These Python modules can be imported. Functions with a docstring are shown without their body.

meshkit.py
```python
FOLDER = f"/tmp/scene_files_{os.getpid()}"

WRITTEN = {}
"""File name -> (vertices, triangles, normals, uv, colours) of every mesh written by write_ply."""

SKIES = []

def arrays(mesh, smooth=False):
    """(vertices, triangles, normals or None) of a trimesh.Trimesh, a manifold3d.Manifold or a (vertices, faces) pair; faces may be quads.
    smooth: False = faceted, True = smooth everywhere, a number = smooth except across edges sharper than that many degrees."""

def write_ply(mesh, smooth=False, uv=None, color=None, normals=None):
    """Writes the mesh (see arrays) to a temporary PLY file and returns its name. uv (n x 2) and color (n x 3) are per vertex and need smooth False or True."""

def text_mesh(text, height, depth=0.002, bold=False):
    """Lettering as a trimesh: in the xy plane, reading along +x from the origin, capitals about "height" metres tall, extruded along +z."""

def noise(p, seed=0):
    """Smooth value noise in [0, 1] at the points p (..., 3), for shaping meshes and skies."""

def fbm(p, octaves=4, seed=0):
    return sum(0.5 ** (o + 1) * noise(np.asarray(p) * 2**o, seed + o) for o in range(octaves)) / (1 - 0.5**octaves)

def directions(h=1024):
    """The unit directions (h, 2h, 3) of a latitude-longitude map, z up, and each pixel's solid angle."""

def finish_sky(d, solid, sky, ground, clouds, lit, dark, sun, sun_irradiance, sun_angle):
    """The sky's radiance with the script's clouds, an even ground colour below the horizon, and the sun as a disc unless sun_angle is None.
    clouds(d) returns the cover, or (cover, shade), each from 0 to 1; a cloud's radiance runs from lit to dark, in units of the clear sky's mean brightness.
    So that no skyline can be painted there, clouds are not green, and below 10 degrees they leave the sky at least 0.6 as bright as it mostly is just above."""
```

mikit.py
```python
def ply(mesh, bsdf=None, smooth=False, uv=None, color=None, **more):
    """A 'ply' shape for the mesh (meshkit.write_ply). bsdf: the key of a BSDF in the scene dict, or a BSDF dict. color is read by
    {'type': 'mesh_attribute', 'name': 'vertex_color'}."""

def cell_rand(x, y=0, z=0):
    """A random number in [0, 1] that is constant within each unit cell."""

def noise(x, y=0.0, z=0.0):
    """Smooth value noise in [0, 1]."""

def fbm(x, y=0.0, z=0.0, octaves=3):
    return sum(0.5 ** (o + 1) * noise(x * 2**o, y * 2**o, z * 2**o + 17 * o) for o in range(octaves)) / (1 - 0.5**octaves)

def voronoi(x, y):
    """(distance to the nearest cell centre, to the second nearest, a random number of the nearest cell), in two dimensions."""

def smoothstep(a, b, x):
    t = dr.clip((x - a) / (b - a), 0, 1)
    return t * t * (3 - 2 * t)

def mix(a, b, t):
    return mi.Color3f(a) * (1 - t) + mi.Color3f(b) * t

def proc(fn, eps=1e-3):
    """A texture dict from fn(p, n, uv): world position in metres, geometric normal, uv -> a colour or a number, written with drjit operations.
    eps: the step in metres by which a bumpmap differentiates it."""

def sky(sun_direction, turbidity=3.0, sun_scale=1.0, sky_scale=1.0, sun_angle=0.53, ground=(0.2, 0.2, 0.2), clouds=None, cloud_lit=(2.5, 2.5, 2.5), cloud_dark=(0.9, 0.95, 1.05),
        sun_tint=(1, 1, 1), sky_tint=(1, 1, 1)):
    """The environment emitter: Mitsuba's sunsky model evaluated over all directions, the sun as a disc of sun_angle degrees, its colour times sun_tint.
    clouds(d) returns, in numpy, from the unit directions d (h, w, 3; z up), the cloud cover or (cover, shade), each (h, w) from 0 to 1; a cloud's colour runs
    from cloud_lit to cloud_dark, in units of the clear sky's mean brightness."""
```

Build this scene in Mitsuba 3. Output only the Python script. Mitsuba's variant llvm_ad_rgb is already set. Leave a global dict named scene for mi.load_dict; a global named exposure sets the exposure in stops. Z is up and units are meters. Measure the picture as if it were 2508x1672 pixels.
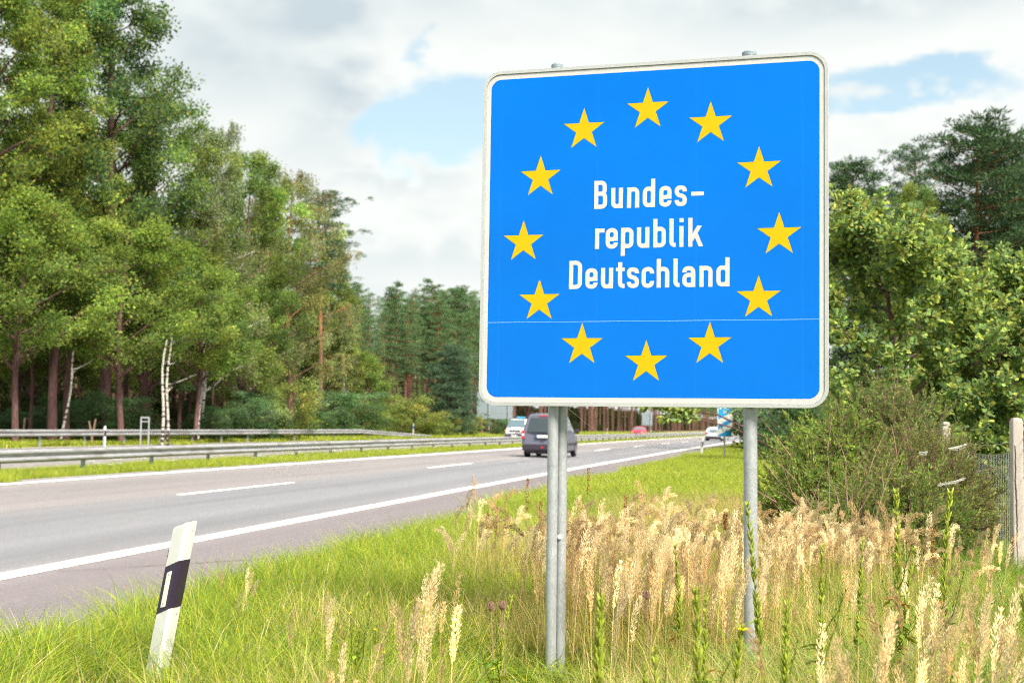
import math, numpy as np, trimesh, mitsuba as mi, drjit as dr, mikit, meshkit, manifold3d as m3
from shapely.geometry import LineString, Polygon, box as sbox, Point
from shapely.ops import unary_union
from shapely import affinity
T4 = mi.ScalarTransform4f
scene, labels = {}, {}

# ---------------------------------------------------------------- camera
F, W0, H0 = 3475.57, 2508.0, 1672.0
CAMH, PITCH, ROLL = 1.5083, 0.059235, 0.012
_f = np.array([0, math.cos(PITCH), math.sin(PITCH)]); _r0 = np.array([1.0, 0, 0]); _u0 = np.cross(_r0, _f)
CAM = np.stack([math.cos(ROLL)*_r0 + math.sin(ROLL)*_u0, -math.sin(ROLL)*_r0 + math.cos(ROLL)*_u0, _f])
EYE = np.array([0, 0, CAMH])
scene['camera'] = {'type': 'thinlens', 'fov': 2*math.degrees(math.atan(W0/2/F)), 'fov_axis': 'x', 'near_clip': 0.05, 'far_clip': 9000.0,
    'aperture_radius': 0.0068, 'focus_distance': 8.4,
    'to_world': T4().look_at(origin=EYE.tolist(), target=(EYE + CAM[2]).tolist(), up=CAM[1].tolist())}

# ---------------------------------------------------------------- light
exposure = 3.55
SUN = np.array([0.42, -0.62, 0.80])
def clouds(d):
    az = np.degrees(np.arctan2(d[..., 0], d[..., 1])); el = np.degrees(np.arcsin(np.clip(d[..., 2], -1, 1)))
    pl = np.stack([d[..., 0], d[..., 1], d[..., 2]*1.5], -1)
    n1 = meshkit.fbm(pl*6 + 3.1, 7, 5); n2 = meshkit.fbm(pl*15 + 9.7, 6, 11); n3 = meshkit.fbm(pl*3.2 + 1.3, 3, 2); n4 = meshkit.fbm(pl*34 + 4.4, 5, 21)
    bil = 1 - np.abs(2*n2 - 1); puff = 1 - np.abs(2*n4 - 1)                  # billows: rounded lobes with sharp creases
    a = az + (n1 - .5)*4.0 + (bil - .75)*2.6 + (puff - .75)*1.6; e = el + (n1 - .5)*2.0 + (bil - .75)*2.0 + (puff - .75)*1.4
    g = lambda x, y, sx, sy, t=0.0: np.exp(-((a - x)/sx)**2 - ((e - y - t*(a - x))/sy)**2)
    gap = 1.5*g(-3.0, 12.1, 3.3, 1.75, .14) + .75*g(-6.2, 12.0, 1.3, .5, .5) + .92*g(15.5, 13.3, 6.0, .95) + .6*g(-3.7, 15.2, .6, .8) + .5*g(8, 10.5, 6, 1.5)
    far = np.clip((np.abs(az) - 22)/10, 0, 1)
    gap = gap + far*np.clip((n1*.6 + n3*.4 - .5)*7, 0, 1)
    cover = 1 - .86*np.clip((gap - .40)*3.0, 0, 1)**.9
    s = 1.0*g(-9.0, 16.6, 3.2, 2.4) + 1.15*g(-8.0, 12.0, 2.2, 1.7, .1) + .8*g(-12.8, 13.8, 2.6, 2.2) + .4*g(8, 17.5, 8, 1.5) + .45*g(-2, 7.0, 7, .8) + .7*g(-5.5, 9.6, 2.6, .5) + .5*g(16, 16.3, 7, .8) + .35*g(-3, 17.2, 3, 1) + far*.5*np.clip((n3 - .4)*2.5, 0, 1)
    shade = np.clip(s*(.5 + .7*n1 + (.8 - bil)*.7) + .10 + (n1 - .5)*.5 + (.80 - bil)*.5 + (.80 - puff)*.35, 0, 1)
    return cover, shade
scene['sky'] = mikit.sky(SUN, turbidity=3, sun_scale=.60, sun_angle=22, sky_scale=.55, clouds=clouds, cloud_lit=(1.70, 1.76, 1.71), cloud_dark=(1.08, 1.25, 1.34),
                         sky_tint=(1.24, 1.09, .81), sun_tint=(.92, 1.0, 1.13))

# ---------------------------------------------------------------- road frame: u along the road, v to the left of the camera's foot
PSI = 0.1814250; C2, C3, VC = 1.7706, -.2974, 0.0
FW = np.array([math.sin(PSI), math.cos(PSI)]); LF = np.array([-math.cos(PSI), math.sin(PSI)])
def cur(u):
    u = np.asarray(u, float); w = np.clip(u, -60, 350)/100
    return C2*w*w + C3*w**3 + np.where(u > 350, (u - 350)*.0146, 0)
def head(u): return PSI + float((cur(u + .5) - cur(u - .5)))
ZV = np.array([[-2000, -.2], [-30, -.2], [-3, -.057], [4.2, .08], [15.2, .289], [17.2, .06], [19.4, .05], [20, .08], [31.5, .335], [40, .36], [3000, .36]])
def rz(v): return np.interp(v, ZV[:, 0], ZV[:, 1])
def rp(u, v, dz=0.0):
    u, v = np.broadcast_arrays(np.asarray(u, float), np.asarray(v, float)); q = v - cur(u)
    xy = u[..., None]*FW + q[..., None]*LF
    return np.concatenate([xy, (rz(v) + dz)[..., None]], -1)
def uv_of(x, y):
    u = x*FW[0] + y*FW[1]; return u, x*LF[0] + y*LF[1] + cur(u)
def gz(x, y): return rz(uv_of(np.asarray(x, float), np.asarray(y, float))[1])
def P(px, py, Z):                       # the point at optical depth Z seen at that place of the 2508-wide photograph
    d = CAM[2] + (px - W0/2)/F*CAM[0] - (py - H0/2)/F*CAM[1]; return EYE + d*Z
def PG(px, Z):                          # the ground point under it
    x, y, _ = P(px, 1042, Z); return np.array([x, y, float(gz(x, y))])
def top_h(px, py, Z): return float(P(px, py, Z)[2] - PG(px, Z)[2])

# ---------------------------------------------------------------- materials
def tex(fn, eps=1e-3): return mikit.proc(fn, eps)
def rgb(*c): return {'type': 'rgb', 'value': list(c)}
def prin(c, rough=.6, metal=0.0, spec=.5, **k):
    return {'type': 'twosided', 'bsdf': {'type': 'principled', 'base_color': c if isinstance(c, dict) else rgb(*c), 'roughness': rough, 'metallic': metal, 'specular': spec, **k}}
vcol = {'type': 'mesh_attribute', 'name': 'vertex_color'}
def leafmat(trans=.75, rough=.5, spec=.3): return {'type': 'principledthin', 'base_color': vcol, 'roughness': rough, 'diff_trans': trans, 'eta': 1.35, 'spec_trans': 0.0}
N, FB, SS, MX = mikit.noise, mikit.fbm, mikit.smoothstep, mikit.mix
def road_v(p):
    u = p.x*float(FW[0]) + p.y*float(FW[1]); w = dr.clip(u, -60, 350)/100
    return u, p.x*float(LF[0]) + p.y*float(LF[1]) + C2*w*w + C3*w*w*w + dr.maximum(u - 350, 0)*.0146
def road_fn(p, n, uv):
    u, v = road_v(p)
    grain = N(p.x*130, p.y*130)*.5 + N(p.x*55, p.y*55)*.5
    streak = FB(v*2.2, u*.045, 3.0); patch = FB(u*.11, v*.45, 7.0)
    lane = SS(6.3, 7.4, v)*(1 - SS(10.2, 11.0, v)); sh = 1 - SS(6.2, 6.9, v)
    c = MX(mi.Color3f(.172, .163, .171), mi.Color3f(.146, .151, .169), lane)
    c = MX(c, mi.Color3f(.129, .116, .127), sh)
    c = c*(.80 + .26*streak + .18*patch)
    wt = dr.exp(-dr.square((v - 7.6)/.35)) + dr.exp(-dr.square((v - 9.5)/.35)) + dr.exp(-dr.square((v - 11.6)/.4)) + dr.exp(-dr.square((v - 13.4)/.4))
    c = c*(1 - .10*wt); tar = SS(.62, .66, FB(v*1.6 + 5, u*.06, 9.0))*(1 - sh)
    c = c*(1 - .10*tar); speck = SS(.80, .9, N(p.x*75, p.y*75, 5.0))
    return c*(.72 + .56*grain) + .05*speck
scene['asphalt_bump'] = {'type': 'bumpmap', 'scale': .004, 'arbitrary': tex(lambda p, n, uv: N(p.x*90, p.y*90) + .5*N(p.x*190, p.y*190), .004),
    'bsdf': {'type': 'principled', 'base_color': tex(road_fn), 'roughness': .62, 'specular': .35}}
def paint_fn(p, n, uv):
    w = FB(p.x*9, p.y*9, 1.0); return mi.Color3f(.80, .80, .76)*(1 - .35*SS(.55, .75, w) - .1*N(p.x*120, p.y*120))
scene['road_paint'] = prin(tex(paint_fn), .6)
def soil_fn(p, n, uv):
    a = FB(p.x*1.3, p.y*1.3, 2.0); b = N(p.x*40, p.y*40)
    return MX(mi.Color3f(.15, .17, .045), mi.Color3f(.13, .105, .06), SS(.45, .7, a))*(.6 + .8*b)
scene['verge_soil'] = prin(tex(soil_fn), .95, spec=.1)
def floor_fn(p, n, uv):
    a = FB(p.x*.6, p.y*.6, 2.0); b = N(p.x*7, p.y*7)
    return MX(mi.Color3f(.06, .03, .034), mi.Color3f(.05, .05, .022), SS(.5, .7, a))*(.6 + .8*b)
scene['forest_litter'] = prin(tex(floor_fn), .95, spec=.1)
def bark_fn(p, n, uv):
    a = FB(p.x*6, p.y*6, p.z*1.4); b = N(p.x*26, p.y*26, p.z*5)
    return MX(mi.Color3f(.105, .052, .056), mi.Color3f(.205, .122, .118), a)*(.55 + .75*b)
scene['bark'] = prin(tex(bark_fn), .9, spec=.15)
def pinebark_fn(p, n, uv):
    a = FB(p.x*5, p.y*5, p.z*1.2); b = N(p.x*22, p.y*22, p.z*6); t = SS(5.5, 11.0, p.z)
    lo = MX(mi.Color3f(.12, .065, .055), mi.Color3f(.2, .115, .09), a); hi = MX(mi.Color3f(.25, .11, .06), mi.Color3f(.36, .17, .095), a)
    return MX(lo, hi, t)*(.6 + .7*b)
scene['pine_bark'] = prin(tex(pinebark_fn), .9, spec=.15)
def birch_fn(p, n, uv):
    a = FB(p.x*3, p.y*3, p.z*9); lo = 1 - SS(.3, 2.0, p.z); k = SS(.56 - .16*lo, .64 - .16*lo, a)
    return MX(mi.Color3f(.50, .475, .45), mi.Color3f(.05, .04, .045), k)
scene['birch_bark'] = prin(tex(birch_fn), .8, spec=.2)
scene['leaf'] = leafmat(1.0); scene['oak_leaf'] = {**leafmat(.7, .32), 'eta': 1.5}; scene['needle'] = leafmat(.35, .55); scene['grass_blade'] = leafmat(.8, .42); scene['straw'] = leafmat(.7, .6)
def zinc_fn(p, n, uv):
    a = FB(p.x*14, p.y*14, p.z*14); b = mikit.voronoi(p.x*70 + p.y*31, p.z*70)[2]
    return mi.Color3f(.36, .39, .425)*(.82 + .2*a + .16*b)
scene['galvanised'] = prin(tex(zinc_fn), .48, metal=.35, spec=.5)
def rail_fn(p, n, uv):
    a = FB(p.x*1.7, p.y*1.7, p.z*9); b = FB(p.x*12, p.y*12, p.z*12)
    return MX(mi.Color3f(.37, .38, .41), mi.Color3f(.27, .26, .265), SS(.45, .72, a))*(.85 + .3*b)
scene['rail_steel'] = prin(tex(rail_fn), .5, metal=.4, spec=.5)
def signblue_fn(p, n, uv):
    a = FB(p.x*1.1, p.z*1.6, 4.0); hx = N(p.x*190, p.z*190)
    return mi.Color3f(.0003, .145, .63)*(.90 + .18*a + .05*hx)
scene['sign_blue'] = prin(tex(signblue_fn), .06, spec=.16)
def signwhite_fn(p, n, uv):
    a = FB(p.x*3, p.z*7, p.y*3); return mi.Color3f(.49, .505, .515)*(.9 + .16*a)
scene['sign_white'] = prin(tex(signwhite_fn), .4)
def rim_fn(p, n, uv):
    a = FB(p.x*2, p.z*11, p.y*3); return mi.Color3f(.42, .445, .46)*(.86 + .25*a)
scene['sign_rim'] = prin(tex(rim_fn), .45, metal=.15)
scene['sign_yellow'] = prin((.60, .375, .002), .4, spec=.2)
scene['letter_white'] = prin((.50, .50, .49), .45)
scene['groove_grey'] = prin((.27, .25, .23), .7)
scene['groove_dark'] = prin((.09, .075, .06), .8)
scene['beacon_blue'] = prin((.005, .30, .74), .45)
scene['post_white'] = prin(tex(lambda p, n, uv: mi.Color3f(.60, .62, .61)*(.92 + .12*FB(p.x*22, p.y*22, p.z*5) - .12*(1 - SS(.1, .5, p.z)))), .42)
scene['post_black'] = prin((.022, .014, .036), .38)
scene['reflector'] = prin((.70, .70, .64), .2)
scene['blue_plastic'] = prin((.01, .12, .45), .4)
def conc_fn(p, n, uv):
    a = FB(p.x*9, p.y*9, p.z*4); b = N(p.x*120, p.y*120, p.z*120); rust = SS(.62, .8, FB(p.x*14, p.y*14, p.z*2.0 + 3))*(1 - SS(.75, 1.05, p.z))
    return MX(mi.Color3f(.41, .37, .35)*(.75 + .35*a + .15*b), mi.Color3f(.36, .12, .03), rust)
scene['concrete'] = prin(tex(conc_fn), .9, spec=.2)
scene['wood_stake'] = prin((.30, .19, .15), .9, spec=.1)
scene['wire'] = prin((.62, .68, .68), .4, metal=.3)
scene['dark_wire'] = prin((.05, .04, .06), .5)
scene['tyre'] = prin((.018, .014, .02), .75, spec=.3)
scene['rim_metal'] = prin((.45, .45, .46), .3, metal=.8)
scene['dark_plastic'] = prin((.03, .024, .036), .5)
scene['car_glass'] = prin((.030, .045, .055), .06, spec=.9)
scene['light_glass'] = prin((.10, .16, .20), .12, spec=.55)
scene['paint_grey'] = prin((.115, .12, .175), .35, metal=.25, spec=.5, clearcoat=.7, clearcoat_gloss=.9)
scene['paint_white'] = prin((.70, .74, .76), .3, clearcoat=.7)
scene['paint_blue'] = prin((.05, .36, .62), .3, clearcoat=.7)
scene['paint_slate'] = prin((.05, .05, .10), .35, clearcoat=.5)
scene['paint_red'] = prin((.40, .02, .045), .3, clearcoat=.8)
scene['paint_silver'] = prin((.55, .58, .60), .35, metal=.4, clearcoat=.7)
scene['lamp_red'] = prin((.55, .008, .03), .15, spec=.8)
scene['lamp_clear'] = prin((.75, .72, .66), .15, spec=.8)
scene['headlamp_lit'] = {'type': 'twosided', 'bsdf': {'type': 'principled', 'base_color': rgb(.8, .75, .6), 'roughness': .2}}
scene['plate_white'] = prin((.75, .75, .72), .5)
scene['amber'] = prin((.75, .25, .03), .2, spec=.8)
scene['board_grey'] = prin((.19, .245, .285), .6)
scene['petal_yellow'] = {'type': 'principledthin', 'base_color': rgb(.85, .75, .02), 'roughness': .6, 'diff_trans': .9, 'eta': 1.3, 'spec_trans': 0.0}
scene['web_silk'] = prin((.55, .55, .52), .6)
scene['pod'] = prin(vcol, .5, spec=.3)
scene['weed'] = leafmat(.6, .5)

# ---------------------------------------------------------------- mesh helpers
def cat(parts):
    vs, fs, at = [], [], 0
    for v, f in parts:
        vs.append(v); fs.append(np.asarray(f) + at); at += len(v)
    return np.vstack(vs), np.vstack(fs)
def vf(m): return np.array(m.vertices), np.array(m.faces)
def bx(x0, x1, y0, y1, z0, z1):
    m = trimesh.creation.box((x1 - x0, y1 - y0, z1 - z0)); v, f = vf(m); return v + [(x0 + x1)/2, (y0 + y1)/2, (z0 + z1)/2], f
def tube(pts, rad, sides=8, cap=True):
    p = np.asarray(pts, float); r = np.broadcast_to(np.asarray(rad, float), (len(p),)); t = np.gradient(p, axis=0); t /= np.linalg.norm(t, axis=1, keepdims=True) + 1e-12
    ref = np.array([1.0, 0, 0]) if abs(t[:, 2]).mean() > .7 else np.array([0, 0, 1.0])
    a = np.cross(t, ref); a /= np.linalg.norm(a, axis=1, keepdims=True) + 1e-12; b = np.cross(t, a); ang = np.arange(sides)*2*np.pi/sides
    v = (p[:, None] + r[:, None, None]*(np.cos(ang)[None, :, None]*a[:, None] + np.sin(ang)[None, :, None]*b[:, None])).reshape(-1, 3)
    i, j = np.meshgrid(np.arange(len(p) - 1), np.arange(sides), indexing='ij'); i, j = i.ravel(), j.ravel()
    k = (j + 1) % sides; q0, q1, q2, q3 = i*sides + j, i*sides + k, (i + 1)*sides + k, (i + 1)*sides + j
    f = np.vstack([np.stack([q0, q2, q1], 1), np.stack([q0, q3, q2], 1)])
    if cap:
        n = len(v); v = np.vstack([v, p[:1], p[-1:]]); L = (len(p) - 1)*sides; s = np.arange(sides)
        f = np.vstack([f, np.stack([s, (s + 1) % sides, np.full(sides, n)], 1), np.stack([L + (s + 1) % sides, L + s, np.full(sides, n + 1)], 1)])
    return v, f
def poly(shape, z0, z1):                 # extruded shapely shape, xy plane
    gs = [g for g in getattr(shape, 'geoms', [shape]) if g.area > 1e-9]
    return cat([(lambda v, f: (v + [0, 0, z0], f))(*vf(trimesh.creation.extrude_polygon(g, z1 - z0, engine='earcut'))) for g in gs])
def rrect(x0, y0, x1, y1, r): return sbox(x0 + r, y0 + r, x1 - r, y1 - r).buffer(r, quad_segs=10)
def xf(mesh, M, O=(0, 0, 0)): v, f = mesh; return v @ np.asarray(M).T + np.asarray(O), f
def put(key, mesh, bsdf, smooth=30, color=None, **more):
    if color is not None and smooth is not True: smooth = False
    scene[key] = mikit.ply(mesh, bsdf, smooth=smooth, color=color, **more); return key
def lab(key, label, cat_, group=None, kind=None):
    d = {}
    if label: d['label'] = label
    if cat_: d['category'] = cat_
    if group: d['group'] = group
    if kind: d['kind'] = kind
    labels[key] = d
USED = {}
def name(base):
    n = USED.get(base, 0); USED[base] = n + 1; return base if n == 0 else f'{base}_{n:03d}'
def sub(parent, base): return name(parent + '__' + base)
def rotz(a): c, s = math.cos(a), math.sin(a); return np.array([[c, -s, 0], [s, c, 0], [0, 0, 1.0]])
def mat4(M, O): m = np.eye(4); m[:3, :3] = M; m[:3, 3] = O; return T4(m.tolist())
def unit(a): return a/(np.linalg.norm(a, axis=-1, keepdims=True) + 1e-12)
def leaves(c, d, n, L, Wd, fold=.12):
    """a folded diamond per leaf"""
    d = unit(d); s = unit(np.cross(d, n)); n = np.cross(s, d); L = L[:, None]; Wd = Wd[:, None]
    m = c + d*L*.45 + n*Wd*fold
    v = np.stack([c, m + s*Wd*.5, c + d*L, m - s*Wd*.5], 1).reshape(-1, 3); i = np.arange(len(c))*4
    return v, np.vstack([np.stack([i, i + 1, i + 2], 1), np.stack([i, i + 2, i + 3], 1)])
def blades(base, direc, bend, h, w, lv=(0, .38, .74, 1.0), rng=None):
    """ribbons: base (n,3), horizontal lean direction (n,2), bend = horizontal reach / height"""
    n = len(base); s = np.stack([-direc[:, 1], direc[:, 0], np.zeros(n)], 1); tw = rng.uniform(-1.2, 1.2, n)
    s = unit(s*np.cos(tw)[:, None] + np.concatenate([direc, np.zeros((n, 1))], 1)*np.sin(tw)[:, None])
    D = np.concatenate([direc, np.zeros((n, 1))], 1); out = []
    for t in lv:
        reach = bend*h*(.25*t + .75*t**2.2); z = h*(t - .28*np.minimum(bend, 1.6)*t**3)
        p = base + D*reach[:, None]; p = p + np.stack([np.zeros(n), np.zeros(n), z], 1); ww = w*(1 - t**1.6)*.5
        out += [p] if t == 1.0 else [p + s*ww[:, None], p - s*ww[:, None]]
    k = len(out); v = np.stack(out, 1).reshape(-1, 3); i = np.arange(n)*k; fs = []
    for j in range(len(lv) - 2):
        a = 2*j; fs += [np.stack([i + a, i + a + 1, i + a + 3], 1), np.stack([i + a, i + a + 3, i + a + 2], 1)]
    a = 2*(len(lv) - 2); fs.append(np.stack([i + a, i + a + 1, i + a + 2], 1))
    return v, np.vstack(fs), k
def pick(rng, n, cols, p, jit=.18):
    c = np.array(cols)[rng.choice(len(cols), n, p=np.array(p)/sum(p))]; return c*np.exp(rng.normal(0, jit, (n, 1)))*np.exp(rng.normal(0, .05, (n, 3)))

# ---------------------------------------------------------------- ground and roads
US = np.unique(np.concatenate([np.arange(-60, 60, 3.0), np.arange(60, 400, 6.0), np.geomspace(400, 5000, 24)]))
def strip(us, vs, dz):
    us, vs = np.asarray(us, float), np.asarray(vs, float); U, V = np.meshgrid(us, vs, indexing='ij'); p = rp(U, V, dz).reshape(-1, 3); m = len(vs)
    i, j = np.meshgrid(np.arange(len(us) - 1), np.arange(m - 1), indexing='ij'); i, j = i.ravel(), j.ravel(); a = i*m + j
    return p, np.vstack([np.stack([a, a + m, a + m + 1], 1), np.stack([a, a + m + 1, a + 1], 1)])
gv = [-3000, -600, -150, -60, -30, -15, -8, -3, 0, 2, 4.2, 8, 12, 15.2, 16.2, 17.2, 19.4, 20, 26, 31.5, 34, 40, 60, 120, 400, 3000]
put('ground', strip(np.unique(np.r_[-1500, -400, US]), gv, -.006), 'verge_soil', smooth=True); lab('ground', 'grass covered verge ground beside the motorway', 'ground', kind='structure')
put('road', strip(US[US < 1500], [4.2, 6.5, 10.5, 15.2], .002), 'asphalt_bump', smooth=True); lab('road', 'grey asphalt carriageway with hard shoulder curving away', 'road', kind='structure')
put('opposite_road', strip(US[US < 1500], [20, 23.5, 27.5, 31.5], .002), 'asphalt_bump', smooth=True); lab('opposite_road', 'grey asphalt carriageway behind the median guardrail', 'road', kind='structure')
for par, v, w in (('road', 6.69, .28), ('road', 14.50, .26), ('opposite_road', 20.6, .2), ('opposite_road', 28.6, .28)):
    put(sub(par, 'edge_line'), strip(US[(US < 900)], [v - w/2, v + w/2], .007), 'road_paint')
D0 = 24.03
for k in range(-2, 26):
    u = D0 + 18*k; put(sub('road', 'lane_dash'), strip([u, u + 3, u + 6], [10.53 - .075, 10.53 + .075], .007), 'road_paint')
    u = 20.9 + 18*k; put(sub('opposite_road', 'lane_dash'), strip([u, u + 3, u + 6], [24.4 - .075, 24.4 + .075], .007), 'road_paint')
def crack(u0, v0, u1, v1, w, dz, seed):
    rng = np.random.default_rng(seed); t = np.linspace(0, 1, 24); j = np.cumsum(rng.normal(0, .012, 24)); j -= t*j[-1]
    a = rp(u0 + (u1 - u0)*t + j, v0 + (v1 - v0)*t, dz); ww = w*rng.uniform(.6, 1.3, 24); b = rp(u0 + (u1 - u0)*t + j + ww, v0 + (v1 - v0)*t, dz)
    v = np.stack([a, b], 1).reshape(-1, 3); i = np.arange(23)*2; return v, np.vstack([np.stack([i, i + 2, i + 3], 1), np.stack([i, i + 3, i + 1], 1)])
put('road__crack', crack(12.1, 6.45, 15.6, 4.25, .035, .0075, 1), 'groove_dark'); labels['road__crack'] = {'label': 'thin dark crack across the hard shoulder'}
def fl(us, vs, seed):
    v, f = strip(us, vs, .012); v = v.copy(); v[:, 2] += .35*meshkit.fbm(v*.12, 3, seed) - .12; return v, f
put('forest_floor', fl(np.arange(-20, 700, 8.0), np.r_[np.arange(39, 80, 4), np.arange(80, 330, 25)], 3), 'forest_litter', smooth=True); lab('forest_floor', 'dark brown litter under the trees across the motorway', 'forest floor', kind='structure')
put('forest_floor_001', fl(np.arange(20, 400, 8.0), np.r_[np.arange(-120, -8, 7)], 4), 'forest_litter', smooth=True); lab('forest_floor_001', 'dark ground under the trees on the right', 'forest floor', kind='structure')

# ---------------------------------------------------------------- grass
def patch(seed, size, n, h0, h1, w, cols, p, bend=(.25, 1.0), lv=(0, .38, .74, 1.0), clump=5, wind=(.35, .1)):
    rng = np.random.default_rng(seed); nc = max(1, n//clump); c = rng.uniform(-size/2, size/2, (nc, 2)); k = rng.integers(0, nc, n)
    xy = c[k] + rng.normal(0, size*.035, (n, 2)); d = unit(rng.normal(0, 1, (n, 2)) + (xy - c[k])/(size*.05) + np.array(wind))
    hh = rng.uniform(h0, h1, n)*rng.uniform(.75, 1.15, nc)[k]
    v, f, m = blades(np.column_stack([xy, np.full(n, -.02)]), d, rng.uniform(*bend, n), hh, rng.uniform(.7, 1.3, n)*w, lv, rng)
    return (v, f), np.repeat(pick(rng, n, cols, p), m, axis=0)
GC = [(.36, .44, .05), (.25, .37, .05), (.46, .48, .07), (.15, .27, .06), (.62, .53, .28)]
near = [patch(10 + i, .8, 2200, .16, .50, .0064, GC, (5, 4, 2.6, 2.4, .6), bend=(.2, 1.35)) for i in range(5)]
mid = [patch(20 + i, 1.6, 2200, .16, .36, .012, GC, (5, 3, 3, 1, .5), lv=(0, .5, 1.0)) for i in range(4)]
far = [patch(30 + i, 4.0, 3600, .12, .30, .035, GC, (5, 2.4, 3.6, .8, .5), lv=(0, .5, 1.0), clump=4) for i in range(4)]
lush = [patch(40 + i, .9, 1300, .25, .62, .010, [(.14, .29, .045), (.21, .35, .04), (.28, .42, .13), (.10, .21, .04)], (4, 4, 2, 2), bend=(.6, 1.7)) for i in range(3)]
dry = [patch(46 + i, .8, 1250, .2, .66, .0042, [(.60, .48, .22), (.66, .55, .28), (.46, .43, .10), (.30, .35, .05)], (4, 3, 3, 3), bend=(.15, .7)) for i in range(3)]
def group(key, meshes, bsdf):
    for i, (m, c) in enumerate(meshes):
        scene[f'{key}_{i}'] = {'type': 'shapegroup', 'tuft': mikit.ply(m, bsdf, color=c)}
for key, ms in (('sg_near', near), ('sg_mid', mid), ('sg_far', far), ('sg_lush', lush), ('sg_dry', dry)): group(key, ms, 'grass_blade')
def inview(x, y, m=1.2): return (y > 1.2) & (np.abs(x) < .375*y + m)
COUNT = {}
def inst(stuff, grp, x, y, z, ang, sc, zs=1.0):
    COUNT[stuff] = COUNT.get(stuff, 0) + 1; c, s = math.cos(ang)*sc, math.sin(ang)*sc; m = np.array([[c, -s, 0, x], [s, c, 0, y], [0, 0, sc*zs, z], [0, 0, 0, 1.0]])
    scene[f'{stuff}__{COUNT[stuff]:03d}'] = {'type': 'instance', 'shapegroup': {'type': 'ref', 'id': grp}, 'to_world': T4(m.tolist())}
def scatter(stuff, pre, k, u0, u1, v0, v1, step, seed, sc=(.85, 1.2), dens=None, m=1.2, zfun=None):
    rng = np.random.default_rng(seed)
    for u in np.arange(u0, u1, step):
        for v in np.arange(v0, v1, step):
            uu, vv = u + rng.uniform(-.3, .3)*step, v + rng.uniform(-.3, .3)*step; a, s, q, i = rng.uniform(0, 6.283), rng.uniform(*sc), rng.uniform(), rng.integers(k)
            x, y, z = rp(uu, vv)
            if not inview(x, y, m) or (dens is not None and q > dens(x, y, uu, vv)): continue
            inst(stuff, f'{pre}_{i}', float(x), float(y), float(z), a, s, 1.0 if zfun is None else zfun(x, y, uu, vv))
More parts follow.
